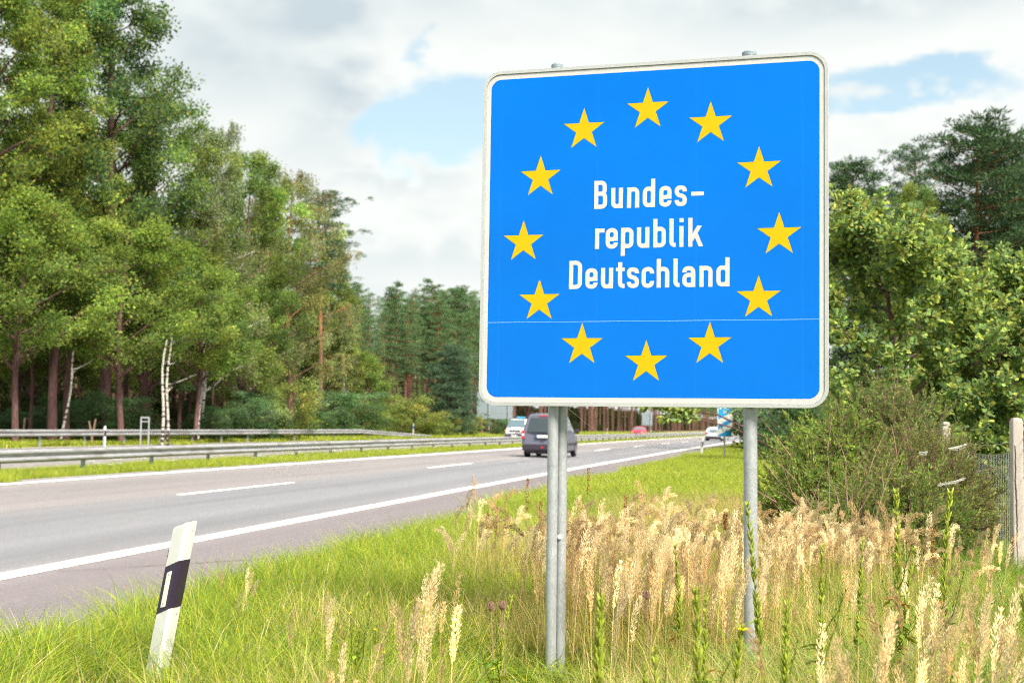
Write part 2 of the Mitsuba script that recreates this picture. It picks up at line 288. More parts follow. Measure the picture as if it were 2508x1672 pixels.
def edge_h(x, y, u, v):
    k = .75 + .25*min(1, max(0, (4.6 - v)/1.0))
    a = max(math.exp(-((x - .25*y/8.1)/.65)**4 - ((y - 6.7)/1.8)**4), .75*math.exp(-((x - 1.33*y/8.5)/.4)**4 - ((y - 7.6)/1.0)**4), .95*math.exp(-((x + 1.9)/.6)**4 - ((y - 6.9)/1.15)**4)); return k*(1 - .92*a)
scatter('grass', 'sg_near', 5, 2.5, 24, -4.2, 4.45, .62, 1, zfun=edge_h)
scatter('grass', 'sg_mid', 4, 24, 62, -4, 3.75, 1.1, 2)
scatter('grass', 'sg_mid', 4, 62, 130, 2.6, 3.75, 1.1, 12, m=2)
scatter('grass', 'sg_far', 4, 62, 260, -6, 2.4, 3.0, 3, m=3)
scatter('grass', 'sg_mid', 4, 14, 90, 16.05, 19.3, 1.05, 4, m=2, sc=(.8, 1.1))
scatter('grass', 'sg_far', 4, 90, 330, 17.5, 17.6, 2.0, 5, m=3, sc=(.9, 1.05))
scatter('grass', 'sg_far', 4, 40, 300, 33.9, 41, 3.2, 6, m=3)
scatter('grass', 'sg_lush', 3, 5, 22, -3.6, .3, .7, 7, dens=lambda x, y, u, v: (.75 if v < -.2 else .3), zfun=lambda x, y, u, v: edge_h(x, y, u, 0))
scatter('grass', 'sg_dry', 3, 4, 22, -3.0, 2.6, .6, 8, dens=lambda x, y, u, v: (.95*math.exp(-((v - .6)/1.6)**2) + .12)*(1 if edge_h(x, y, u, 0) > .8 else .35), zfun=lambda x, y, u, v: edge_h(x, y, u, 0))
lab('grass', 'green and yellowing grass of the verges and the median', 'grass', kind='stuff')

# tall tan reed grass: clumps of plumed stalks
def reed_clump(seed, n, spread, hmin, hmax, droop, cols):
    rng = np.random.default_rng(seed); parts, colr = [], []
    for i in range(n):
        b = np.r_[rng.normal(0, spread, 2), 0]; h = rng.uniform(hmin, hmax); az = rng.normal(.35, 1.3); D = np.r_[math.cos(az), math.sin(az), 0]; dro = rng.uniform(.3, 1.0)*droop
        pl = rng.uniform(.19, .31); t = np.linspace(0, 1, 9); lean = rng.uniform(.03, .14)
        ax = b + np.outer(t, [0, 0, h]) + np.outer(lean*h*t**1.6 + dro*.30*np.clip((t - .62)/.38, 0, 1)**2*h*.55, D); ax[:, 2] -= dro*.26*np.clip((t - .66)/.34, 0, 1)**2.2*h
        base = np.array(cols)[rng.integers(len(cols))]*math.exp(rng.normal(-.04, .26))
        v, f = tube(ax[:7], np.linspace(.0021, .0012, 7), 3, cap=False); parts.append((v, f)); colr.append(np.tile(base*[.85, .85, .62], (len(v), 1)))
        # plume along the last part of the axis
        m = int(rng.integers(230, 330)); s = 1 - (pl/h)*rng.uniform(0, 1, m)**.9*1.15; k = np.clip((s*8).astype(int), 0, 7); fr = s*8 - k
        c = ax[k]*(1 - fr)[:, None] + ax[k + 1]*fr[:, None]; tang = unit(ax[k + 1] - ax[k])
        rel = (1 - s)/(pl/h*1.15); rad = .020*np.sin(np.pi*np.clip(rel*.9 + .1, 0, 1))**.8 + .002
        o = unit(rng.normal(0, 1, (m, 3))); o = unit(o - tang*(o*tang).sum(1, keepdims=True)); c = c + o*(rad*rng.uniform(.1, .9, m))[:, None]
        dd = unit(tang*1.0 + o*rng.uniform(.25, .75, (m, 1))); v, f = leaves(c, dd, unit(rng.normal(0, 1, (m, 3))), rng.uniform(.012, .026, m), rng.uniform(.0026, .0046, m))
        parts.append((v, f)); colr.append(np.repeat(base*np.exp(rng.normal(0, .16, (m, 1))), 4, axis=0))
        lb = int(rng.integers(1, 4)); bb = np.tile(b, (lb, 1)); bb[:, 2] = rng.uniform(0, .3, lb)*h; v, f, q = blades(bb, unit(rng.normal(0, 1, (lb, 2))), rng.uniform(.5, 1.4, lb), rng.uniform(.25, .5, lb), rng.uniform(.004, .007, lb), rng=rng)
        parts.append((v, f)); colr.append(np.repeat(pick(rng, lb, [(.44, .36, .15), (.26, .28, .05)], (2, 2)), q, axis=0))
    v, f = cat(parts); return (v, f), np.vstack(colr)
RC = [(.77, .62, .37), (.70, .545, .30), (.81, .675, .43), (.61, .435, .23)]
group('sg_reed', [reed_clump(60 + i, 9, .13, .72, 1.02, 1.0, RC) for i in range(5)], 'straw')
group('sg_stiff', [reed_clump(70 + i, 6, .12, .62, .95, .22, RC) for i in range(5)], 'straw')
scatter('grass', 'sg_dry', 3, 4.6, 9.6, -1.6, 1.0, .5, 18, dens=lambda x, y, u, v: .8 if x > .25*y/8.1 + .38 else 0, zfun=lambda x, y, u, v: .8)
def reeds():
    rng = np.random.default_rng(5); n = 0
    def add(x, y, kind, sc): inst('reed_grass', f'{kind}_{rng.integers(5)}', x, y, float(gz(x, y)), rng.uniform(-.5, .5), sc)
    for _ in range(5200):
        u, v = rng.uniform(4.2, 24), rng.uniform(-3.2, 3.6); x, y, z = rp(u, v)
        if not inview(x, y, .6): continue
        q = rng.uniform()
        dens = .95*math.exp(-((x - .85)/.85)**2 - ((y - 10.4)/1.9)**2) + .40*math.exp(-((x - .85)/.55)**2 - ((y - 8.4)/1.2)**2)*(abs(x - .25*y/8.1) > .2)*(abs(x - 1.33*y/8.5) > .15) + .55*math.exp(-((x - 2.6)/1.1)**2 - ((y - 11.2)/1.5)**2) + .30*math.exp(-((x - 2.2)/.9)**2 - ((y - 6.4)/1.3)**2) + .10*math.exp(-((x - 1.0)/.5)**2 - ((y - 8.8)/.8)**2)
        if x < -.35 - .12*rng.uniform(): dens *= .25
        if q < dens*.33: add(float(x), float(y), 'sg_reed' if (y > 9.2 and rng.uniform() < .75) else 'sg_stiff', rng.uniform(.82, 1.12))
    for px, Z, s in ((770, 7.2, .72), (1045, 7.6, .8), (830, 5.6, .72), (985, 6.4, .8), (605, 9.0, .6), (2440, 5.6, .95), (2260, 5.2, .95), (2130, 5.4, 1.0), (1990, 5.3, .9), (2350, 6.6, 1.0)):
        x, y, z = PG(px, Z); add(float(x), float(y), 'sg_stiff', s)
reeds(); lab('reed_grass', 'tall dry tan feathery grass heads standing around the sign posts', 'tall grass', kind='stuff')

# ---------------------------------------------------------------- trees
def limb(rng, a, b, sag, n=5):
    t = np.linspace(0, 1, n)[:, None]; p = a + (b - a)*t; p[:, 2] += sag*np.sin(np.pi*t[:, 0])*np.linalg.norm(b - a); p[1:-1] += rng.normal(0, .02*np.linalg.norm(b - a), (n - 2, 3)); return p
def broad(seed, h, cw, cb, prof, nprim, ntwig, nleaf, L, cols, cp, r0, rise=.55, droop=0.0, clump=.42, lean=0.0, stems=1, sag=.06):
    """broadleaf tree: trunk(s), limbs and leaf clumps at the twig ends -> (wood, crown, colours)"""
    rng = np.random.default_rng(seed); wood, lv, lc = [], [], []
    for s in range(stems):
        t = np.linspace(0, 1, 10); ph = rng.uniform(0, 6.28); off = rng.normal(0, .25 if stems > 1 else 0, 2)
        ax = np.column_stack([off[0]*(1 + 2.5*t) + lean*h*t**1.5 + .012*h*np.sin(5*t + ph), off[1]*(1 + 2.5*t) + .012*h*np.cos(4*t + ph), h*.96*t])
        wood.append(tube(ax, r0/math.sqrt(stems)*(1 - t*.93)**.8 + .012, 8)); tr = lambda q: np.array([np.interp(q, t, ax[:, k]) for k in range(3)])
        for i in range(nprim//stems):
            q = (i + rng.uniform(.2, .8))/(nprim//stems); az = i*2.39996 + rng.uniform(-.5, .5) + s*1.7; R = cw/2*prof(q)*rng.uniform(.62, 1.12)
            zt = (cb + (1 - cb)*q)*h*.99; end = tr(min(zt/(h*.96), 1)) + np.r_[math.cos(az)*R, math.sin(az)*R, 0]; end[2] = zt
            z0 = max(cb*h*.6, zt - R*rise - .25); a = tr(min(z0/(h*.96), .98)); p = limb(rng, a, end, sag); rr = r0*(.42*(1 - z0/h) + .08)
            wood.append(tube(p, np.linspace(rr, .014, 5), 5, cap=False)); bough = np.exp(rng.normal(0, .2))*np.array([math.exp(rng.normal(0, .07)), 1, math.exp(rng.normal(0, .10))])
            for k in range(ntwig):
                w = rng.uniform(.42, 1.04); m = min(int(w*4), 3); b = p[m] + (p[m + 1] - p[m])*(min(w, 1)*4 - m); o = unit(unit(end - a) + rng.normal(0, .75, 3) + [0, 0, .25 - droop]); ln = rng.uniform(.25, .6)*clump*2.6*(.5 + .6*(1 - w*.5))
                e = b + o*ln; wood.append(tube(np.stack([b, (b + e)/2 + [0, 0, .03], e]), np.array([.02, .014, .006]), 3, cap=False))
                m_ = int(nleaf*rng.uniform(.6, 1.35)); g = rng.normal(0, 1, (m_, 3)); cl = clump*rng.uniform(.65, 1.25)
                if droop > 0:
                    c = e + g*[cl*.5, cl*.5, cl*.3]; hang = rng.uniform(0, 1, m_)**1.2*droop*cl*4.2; st = rng.integers(0, 7, m_); so = rng.normal(0, cl*.5, (7, 2)); c[:, :2] = e[:2] + so[st] + rng.normal(0, .06, (m_, 2)); c[:, 2] = e[2] + cl*.2 - hang
                    d = unit(rng.normal(0, .6, (m_, 3)) + [0, 0, -.8])
                else:
                    c = e + g*[cl*.62, cl*.62, cl*.36]; d = unit(rng.normal(0, .7, (m_, 3)) + unit(g)*.5 + o*.5 + [0, 0, -.1])
                nn = unit(rng.normal(0, .75, (m_, 3)) + [0, 0, .8] + unit(g)*.35)
                lv.append(leaves(c, d, nn, L*rng.uniform(.7, 1.3, m_), L*.62*rng.uniform(.75, 1.2, m_))); base = np.exp(rng.normal(0, .20))*bough
                lc.append(np.repeat(pick(rng, m_, cols, cp, .16)*base, 4, axis=0))
    return cat(wood), cat(lv), np.vstack(lc)
def pine(seed, h, cw, cb, whorls, per, tuft, nl, cols, r0, flat=.45, cone=.6, dead=6, tight=1.0):
    """pine: bare straight trunk, whorls of limbs that carry needle tufts"""
    rng = np.random.default_rng(seed); wood, lv, lc = [], [], []; t = np.linspace(0, 1, 9); ph = rng.uniform(0, 6.28)
    ax = np.column_stack([.010*h*np.sin(4*t + ph), .010*h*np.cos(3*t + ph), h*.985*t]); wood.append(tube(ax, r0*(1 - .88*t)**.85 + .01, 8)); tr = lambda z: np.array([np.interp(z/(h*.985), t, ax[:, k]) for k in range(3)])
    for i in range(whorls):
        q = (i + .5)/whorls; z = h*(cb + (1 - cb)*q); R = cw/2*(min(1, .55 + 1.3*q)*(1 - cone*q**1.5)*(1 - max(0, q - .85)*4.0*.55))
        for k in range(per if q < .9 else max(2, per - 1)):
            if rng.uniform() < .12: continue
            az = k*6.283/per + i*1.1 + rng.uniform(-.5, .5); Rk = max(.25, R*rng.uniform(.55, 1.15)); b = tr(min(z + rng.uniform(-.25, .25)*h*(1 - cb)/whorls, h*.98)); o = np.r_[math.cos(az), math.sin(az), .08 + .55*q**2]
            e = b + o*Rk; p = limb(rng, b, e, -.05 + .05*q, 4); wood.append(tube(p, np.linspace(.07*r0/.2*(1 - q*.6) + .008, .012, 4), 4, cap=False))
            nt = max(2, int(round(tuft*(.4 + Rk/cw*1.6))))
            for j in range(nt):
                w = rng.uniform(.35, 1.05); c0 = b + (e - b)*w + np.r_[rng.normal(0, .16*Rk + .1, 2), rng.normal(0, .1) + .06*Rk*flat]*np.r_[1, 1, 1]; m_ = int(nl*rng.uniform(.7, 1.3)); g = unit(rng.normal(0, 1, (m_, 3)) + [0, 0, .35]); sc = rng.uniform(.75, 1.3)*tight
                c = c0 + g*[.34*sc, .34*sc, .34*flat*sc]*rng.uniform(.15, 1, (m_, 1)); d = unit(g*[1, 1, .7] + [0, 0, .35] + o*.25)
                lv.append(leaves(c, d, unit(rng.normal(0, 1, (m_, 3))), rng.uniform(.15, .30, m_)*sc, rng.uniform(.035, .06, m_)*sc, 0.05)); lc.append(np.repeat(pick(rng, m_, cols, (3, 2, 2), .16)*np.exp(rng.normal(0, .15)), 4, axis=0))
    for i in range(dead):
        z = h*rng.uniform(.15, cb); az = rng.uniform(0, 6.28); b = tr(z); e = b + np.r_[math.cos(az), math.sin(az), rng.uniform(-.25, .1)]*rng.uniform(.4, 1.4); wood.append(tube(limb(rng, b, e, -.04, 4), np.array([.025, .02, .012, .006]), 4, cap=False))
    return cat(wood), cat(lv), np.vstack(lc)
dome = lambda q: (math.sin(math.pi*min(1, .16 + .84*q))**.65)*.9 + .12
egg = lambda q: max(.14, (1.02 - .93*q**1.25)*min(1, .62 + 1.3*q))
spire = lambda q: max(.1, min(1, .55 + 2*q)*(1 - .88*q**1.1))
YG = [(0.254, 0.325, 0.064), (0.172, 0.267, 0.068), (0.338, 0.364, 0.075), (0.108, 0.189, 0.075)]; DG = [(0.136, 0.234, 0.090), (0.095, 0.174, 0.090), (0.198, 0.291, 0.086)]
OL = [(0.261, 0.293, 0.105), (0.192, 0.234, 0.105), (0.326, 0.325, 0.132)]; PN = [(.105, .195, .085), (.075, .148, .075), (.16, .245, .095)]; PB = [(.08, .145, .085), (.06, .112, .075), (.12, .19, .105)]
LM = [(0.265, 0.340, 0.072), (0.181, 0.267, 0.084), (0.348, 0.376, 0.119)]
TPL = {}
def tpl(key, gen, wood, leaf):
    (wd, cr, cl) = gen; w = mikit.ply(wd, wood, smooth=True); c = mikit.ply(cr, leaf, color=cl); TPL[key] = (w, c, float(cr[0][:, 2].max()))
tpl('tall_a', broad(101, 25, 11, .23, egg, 62, 11, 100, .175, YG, (4, 4, 2, 2), .24, clump=.56), 'bark', 'leaf')
tpl('tall_b', broad(102, 25, 11, .25, egg, 62, 11, 100, .172, DG + YG[:1], (4, 3, 2, 1.6), .26, clump=.56), 'bark', 'leaf')
tpl('dome_a', broad(103, 19, 10.5, .24, dome, 54, 11, 98, .17, YG[:2] + DG[:1], (3, 3, 2), .22, clump=.54), 'bark', 'leaf')
tpl('skirt', broad(108, 13, 9.0, .42, dome, 40, 10, 98, .165, YG[:2] + LM[:1] + DG[:1], (3, 3, 2, 1), .16, clump=.52), 'bark', 'leaf')
tpl('birch_a', broad(104, 20, 8.5, .24, egg, 54, 9, 110, .125, DG[:1] + OL, (2, 2, 3, 1), .15, droop=.42, clump=.58, stems=2), 'birch_bark', 'leaf')
tpl('birch_b', broad(105, 19, 8.0, .28, dome, 50, 9, 110, .12, OL, (3, 2, 2), .16, droop=.46, clump=.56), 'pine_bark', 'leaf')
tpl('young', broad(106, 10, 4.8, .12, egg, 40, 8, 80, .125, OL[:2] + YG[:1], (3, 2, 2), .09, droop=.2, clump=.42), 'birch_bark', 'leaf')
tpl('young_b', broad(107, 8, 4.6, .10, dome, 36, 8, 80, .14, LM[:2] + YG[:2], (2, 2, 2, 2), .09, clump=.42), 'bark', 'leaf')
tpl('pine_a', pine(111, 22, 6.6, .46, 15, 5, 9, 44, PN, .20), 'pine_bark', 'needle')
tpl('pine_b', pine(112, 22, 6.2, .50, 13, 5, 9, 44, PN, .18), 'pine_bark', 'needle')
tpl('pine_c', pine(113, 21, 8.2, .30, 19, 6, 13, 36, PN, .23, cone=.42, tight=1.25), 'pine_bark', 'needle')
PR = [(.062, .118, .055), (.045, .088, .048), (.10, .165, .065)]
tpl('pine_r', pine(113, 21, 8.2, .30, 19, 6, 13, 36, PR, .23, cone=.42, tight=1.25), 'pine_bark', 'needle')
tpl('pine_d', pine(116, 20, 6.0, .60, 10, 5, 8, 44, PB, .18, cone=.3), 'pine_bark', 'needle')
tpl('bushy', pine(114, 9, 5.6, .04, 16, 8, 9, 44, PB, .14, cone=.72, dead=0), 'pine_bark', 'needle')
tpl('bush_y', broad(115, 3.4, 3.6, .05, dome, 34, 8, 70, .11, LM, (2, 2, 2), .05, stems=3, clump=.36), 'bark', 'leaf')
tpl('bush_d', broad(117, 3.2, 3.8, .05, dome, 34, 8, 64, .12, DG, (3, 3, 1), .05, stems=3, clump=.38), 'bark', 'leaf')
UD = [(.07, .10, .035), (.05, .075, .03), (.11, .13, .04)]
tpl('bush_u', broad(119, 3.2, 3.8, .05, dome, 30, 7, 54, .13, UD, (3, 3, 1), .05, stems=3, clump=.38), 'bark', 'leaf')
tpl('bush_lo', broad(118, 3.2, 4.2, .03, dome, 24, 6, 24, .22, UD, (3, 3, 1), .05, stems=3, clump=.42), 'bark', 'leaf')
tpl('pine_lo', pine(121, 22, 7.0, .42, 13, 5, 9, 15, PN, .20, tight=1.4), 'pine_bark', 'needle')
tpl('pine_lo2', pine(122, 22, 6.6, .46, 12, 5, 9, 15, PN, .18, tight=1.4), 'pine_bark', 'needle')
tpl('wood_lo', broad(123, 20, 9.5, .22, egg, 44, 8, 26, .34, DG + YG[:1], (4, 3, 2, 1.6), .24), 'bark', 'leaf')
def region(x, y):
    a = x/y
    return ('at the far left', 'left of the white birch trunks', 'between the white birch trunks and the olive birch', 'behind the young pale birch', 'between the young birches and the blue sign', 'hidden by the blue sign', 'seen under the sign between its posts', 'seen right of the right sign post', 'at the far right')[int(np.searchsorted([-.29, -.235, -.155, -.115, -.03, .02, .17, .235], a))]
def tree(base, key, x, y, h, ang, wide=1.0, label=None, cat_='tree', grp=None, z=None, tilt=0.0):
    if grp: label, grp = label + ', ' + region(x, y), grp + ' ' + region(x, y)
    k = name(base); w, c, H = TPL[key]; s = h/H; ca, sa = math.cos(ang), math.sin(ang); zz = float(gz(x, y)) - .05 if z is None else z
    M = np.array([[ca*s*wide, -sa*s*wide, tilt], [sa*s*wide, ca*s*wide, 0], [0, 0, s]]); m = mat4(M, (x, y, zz))
    scene[k + '__trunk'] = {**w, 'to_world': m}; scene[k + '__crown'] = {**c, 'to_world': m}; lab(k, label, cat_, grp); return k
def tree_at(base, key, px, Z, ytop, ang, wide=1.0, label=None, cat_='tree', grp=None, tilt=0.0):
    x, y, _ = PG(px, Z); return tree(base, key, float(x), float(y), top_h(px, ytop, Z), ang, wide, label, cat_, grp, tilt=tilt)
PX = 1.06633
for b_, k_, px, Z, yt, an, wd, lb in (
    ('maple_tree', 'tall_a', -60, 68, -330, .3, 1.0, 'tall yellow green broadleaf tree cut off by the left edge of the photo'),
    ('poplar_tree', 'tall_b', 232, 77, -250, 1.2, 1.0, 'very tall green broadleaf tree whose crown leaves the top of the photo'),
    ('maple_tree', 'tall_a', 105, 73, -120, 5.2, .9, 'tall broadleaf tree over the thick reddish trunk, left of the very tall green one'),
    ('maple_tree', 'skirt', 40, 66, 400, 2.2, 1.1, 'yellow green low hanging tree in front of the reddish trunks at left'),
    ('maple_tree', 'skirt', 275, 72, 470, 3.2, 1.15, 'light green low tree below the very tall green tree'),
    ('maple_tree', 'skirt', 452, 79, 560, .2, 1.0, 'light green low tree in front of the twin white birch trunks'),
    ('maple_tree', 'dome_a', 335, 80, 195, 4.0, .84, 'mid green broadleaf tree right of the very tall tree, crown half hidden by it'),
    ('birch_tree', 'birch_a', 462, 83, 262, .9, 1.05, 'tall drooping birch above the twin white trunks'),
    ('maple_tree', 'dome_a', 556, 93, 330, 5.0, .8, 'bright green rounded tree between the drooping birch and the olive birch'),
    ('birch_tree', 'birch_b', 662, 106, 378, 2.0, 1.12, 'olive green drooping birch with a reddish trunk at the end of the tall tree row'),
    ('birch_tree', 'birch_a', 600, 104, 400, 3.0, .8, 'darker birch behind the bright green rounded tree'),
    ('pine_tree', 'pine_d', 728, 122, 425, .6, 1.25, 'dark blue green pine sticking out right of the olive birch'),
    ('pine_tree', 'pine_c', 705, 135, 690, 2.6, .9, 'dark pine low behind the reddish birch trunk'),
    ('birch_tree', 'young', 785, 126, 742, .4, 1.2, 'young pale green birch in front of the pine stand'),
    ('maple_tree', 'young_b', 842, 128, 800, 1.4, 1.15, 'young yellow green tree right of the pale young birch'),
    ('pine_tree', 'bushy', 1036, 140, 785, .2, 1.15, 'round bushy young pine left of the blue sign')):
    tree_at(b_, k_, px*PX, Z, yt*PX, an, wd, lb)
for px, Z, yt, k_, wd, lb in ((962, 136, 898, 'bush_y', 1.5, 'yellow green bush at the forest edge left of the round young pine'), (845, 124, 905, 'bush_y', 1.2, 'bright green bush below the young yellow green tree'), (1018, 138, 945, 'bush_y', 1.0, 'small yellowish bush under the round young pine'),
    (1072, 150, 945, 'bush_y', 1.0, 'light green bush beside the big grey sign back'), (905, 132, 935, 'bush_y', 1.1, 'low green bush beside the blue and white marker post'), (720, 110, 930, 'bush_d', 1.1, 'dark green bush at the foot of the olive birch'), (765, 118, 880, 'bush_d', 1.5, 'tall dark shrub between olive birch and young birch'),
    (640, 96, 850, 'bush_y', 1.1, 'bright green shrub left of the reddish birch trunk'), (560, 90, 905, 'bush_d', 1.3, 'dark shrub under the bright green rounded tree'), (470, 84, 925, 'bush_d', 1.3, 'dark green shrub right of the twin white trunks'), (245, 76, 890, 'bush_d', 1.3, 'dark shrub behind the white marker post across the road'),
    (600, 94, 880, 'bush_d', 1.1, 'green shrub among the tree trunks left of the reddish birch'), (1150, 160, 955, 'bush_d', 1.2, 'dark bush under the big grey sign back'), (30, 76, 930, 'bush_d', 1.4, 'dark shrub at the left edge behind the guardrail'), (180, 82, 900, 'bush_d', 1.2, 'dark shrub right of the big reddish trunk')):
    tree_at('shrub', k_, px*PX, Z, yt*PX, px*.7, wd, lb, 'shrub')
def bare_trunk(px, Z, h, r, lean, mat, lb, seed, limbs=5):
    x, y, z = PG(px*PX, Z); rng = np.random.default_rng(seed); k = name('tree_trunk'); t = np.linspace(0, 1, 8)
    ax = np.column_stack([x + lean*h*t + .03*h*np.sin(6*t + seed)*t, y + 0*t, z - .1 + h*t]); put(k + '__trunk', tube(ax, r*(1 - .55*t), 8), mat, smooth=True); wd = []
    for i in range(limbs):
        q = rng.uniform(.35, 1); b = np.array([np.interp(q, t, ax[:, j]) for j in range(3)]); a = rng.uniform(0, 6.28); e = b + np.r_[math.cos(a), math.sin(a), rng.uniform(.1, .9)]*rng.uniform(.6, 1.8); wd.append(tube(limb(rng, b, e, -.05, 4), np.array([.03, .022, .015, .006]), 4, cap=False))
    put(k + '__branches', cat(wd), mat, smooth=True); lab(k, lb, 'tree')
bare_trunk(120, 70, 9, .26, .012, 'bark', 'thick reddish brown trunk at left behind the guardrail', 3)
bare_trunk(153, 72, 9, .2, -.004, 'bark', 'dark reddish trunk just right of the thick reddish trunk', 4)
bare_trunk(139, 69, 4.6, .07, .14, 'birch_bark', 'crooked thin pale birch stem leaning right beside the reddish trunks', 5)
bare_trunk(70, 72, 8, .10, -.02, 'bark', 'thin brown stem left of the thick reddish trunk', 6)
bare_trunk(373, 71, 5.4, .085, .008, 'birch_bark', 'left one of two white birch trunks, darker and rougher at its foot', 7)
bare_trunk(387, 71.6, 5.6, .08, -.02, 'birch_bark', 'right one of two white birch trunks', 8)
bare_trunk(290, 84, 8, .2, .0, 'bark', 'dark trunk left of the white birch trunks', 9)
bare_trunk(456, 80, 6, .075, .03, 'birch_bark', 'thin pale stem right of the white birch trunks', 10)
def forest():
    rng = np.random.default_rng(77); n = 0
    def okay(x, y): return y > 20 and abs(x) < .40*y + 6
    for u in np.arange(34, 330, 5.6):             # the wood on the left, behind the edge trees, turning to pine stand further on
        for r, v in enumerate((46, 52, 58, 66, 75)):
            uu, vv = u + rng.uniform(-2.2, 2.2), v + rng.uniform(-2, 2); a, q, hh = rng.uniform(0, 6.28), rng.uniform(), rng.uniform(.86, 1.12)
            x, y, z = rp(uu, vv + (0 if uu > 150 else -1))
            if not okay(x, y) or (r > 3 and uu > 230): continue
            if uu < 128:
                if q < .45: tree('wood_tree', (('tall_b', 'dome_a', 'tall_a')[int(q*6.6) % 3] if r == 0 else 'wood_lo'), float(x), float(y), 18.5*hh, a, .95, 'green broadleaf tree inside the wood', 'tree', 'broadleaf trees inside the wood')
                else: tree('stand_pine', ('pine_a', 'pine_b', 'pine_c')[int(q*30) % 3] if r == 0 else ('pine_lo', 'pine_lo2')[int(q*30) % 2], float(x), float(y), 18.5*hh, a, 1.05, 'tall pine with bare reddish trunk', 'tree', 'pines across the motorway')
            else:
                tree('stand_pine', ('pine_a', 'pine_b', 'pine_c', 'pine_b')[int(q*30) % 4] if r == 0 and uu < 270 else ('pine_lo', 'pine_lo2')[int(q*30) % 2], float(x), float(y), min(21.5*hh, 1.5 + .0955*float(y)*rng.uniform(.80, 1.08)), a, 1.05, 'tall pine with bare reddish trunk', 'tree', 'pines across the motorway')
    for u in np.arange(110, 430, 6.0):
        x, y, z = rp(u + rng.uniform(-2, 2), 100 + rng.uniform(-4, 4)); a, h = rng.uniform(0, 6.28), rng.uniform(15, 19)
        if okay(x, y): tree('wood_tree', 'wood_lo', float(x), float(y), h, a, 1.5, 'green broadleaf tree inside the wood', 'tree', 'broadleaf trees inside the wood')
    for u in np.r_[np.arange(330, 700, 9.0), np.arange(700, 1250, 13)]:
        for v in (58, 70):
            x, y, z = rp(u + rng.uniform(-3, 3), v); q = rng.uniform(0, 6.28)
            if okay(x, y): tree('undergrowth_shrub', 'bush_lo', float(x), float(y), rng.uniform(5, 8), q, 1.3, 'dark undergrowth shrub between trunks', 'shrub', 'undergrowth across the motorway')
    for u in np.r_[np.arange(330, 700, 7.5), np.arange(700, 1250, 11)]:
        for r, v in enumerate((46, 54)):
            uu, vv = u + rng.uniform(-2.5, 2.5), v + rng.uniform(-2.5, 2.5); a, q, hh = rng.uniform(0, 6.28), rng.uniform(), rng.uniform(.86, 1.12); x, y, z = rp(uu, vv)
            if okay(x, y): tree('stand_pine', ('pine_lo', 'pine_lo2')[int(q*30) % 2], float(x), float(y), 20*hh, a, 1.1, 'tall pine with bare reddish trunk', 'tree', 'pines across the motorway')
    for u in np.arange(40, 330, 5.0):             # undergrowth
        for r, v in enumerate((43.5, 48, 55, 64, 76, 90)):
            x, y, z = rp(u + rng.uniform(-2.5, 2.5), v + rng.uniform(-1.5, 2)); a, q, h = rng.uniform(0, 6.28), rng.uniform(), rng.uniform(1.6, 3.4)
            if not okay(x, y) or q > (.25, .6, .85, .9, 1, 1)[r] or (u > 220 and r not in (1, 3, 5)): continue
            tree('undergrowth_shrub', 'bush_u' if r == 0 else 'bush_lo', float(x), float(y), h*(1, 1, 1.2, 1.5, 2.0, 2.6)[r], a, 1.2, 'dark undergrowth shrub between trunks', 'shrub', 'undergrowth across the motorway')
forest()
# right-hand wood
for b_, k_, px, Z, yt, an, wd, lb in (
    ('pine_tree', 'pine_r', 1960, 84, 350, .5, 1.1, 'dark pine close to the right edge of the blue sign'),
    ('pine_tree', 'pine_d', 2098, 92, 305, 1.9, .9, 'pine with a thin ragged top between the two larger pines on the right'),
    ('pine_tree', 'pine_r', 2250, 80, 242, 3.4, 1.25, 'tallest pine on the right with an orange red trunk'),
    ('pine_tree', 'pine_r', 2322, 87, 300, 1.1, 1.2, 'broad pine just right of the tallest pine on the right'),
    ('wood_tree', 'dome_a', 2110, 76, 400, 1.0, .62, 'broadleaf tree with soft green crown between the right-hand pines'),
    ('pine_tree', 'pine_r', 2390, 84, 365, 5.0, 1.0, 'dark pine at the right edge of the photo'),
    ('pine_tree', 'pine_a', 2020, 96, 420, 4.2, .9, 'slender pine behind the dark pine beside the sign')):
    tree_at(b_, k_, px*PX, Z, yt*PX, an, wd, lb)
def rightwood():
    rng = np.random.default_rng(31)
    for Z in (84, 96, 108, 122):
        for px in np.arange(1450, 2700, 80):
            X = px + rng.uniform(-35, 35); x, y, z = PG(X, Z + rng.uniform(-4, 4)); u, v = uv_of(x, y); q, a, h = rng.uniform(), rng.uniform(0, 6.28), rng.uniform(13.5, 17)
            if v > -9 - (0 if Z > 90 else 1) or (X < 1880 and v > -17): continue
            tree('wood_pine', ('pine_r', 'pine_a', 'wood_lo')[int(q*30) % 3] if Z < 90 else ('pine_lo', 'wood_lo')[int(q*30) % 2], float(x), float(y), h, a, 1.05, 'tree of the dark wood behind the oak', 'tree', 'trees of the right-hand wood')
    for i, (X, Z) in enumerate(((1990, 58), (2130, 62), (2290, 56), (2420, 60), (2520, 52), (2210, 70), (2060, 72), (2400, 74), (2330, 78), (2480, 72), (2140, 82), (1960, 88), (2240, 90), (2420, 92), (2550, 84))):
        x, y, z = PG(X, Z); tree('undergrowth_shrub', 'bush_d' if i < 6 else 'bush_lo', float(x), float(y), 3.6 if i < 6 else 5.5, i*1.1, 1.3, 'dark shrub under the right-hand pines', 'shrub', 'undergrowth on the right')
rightwood()

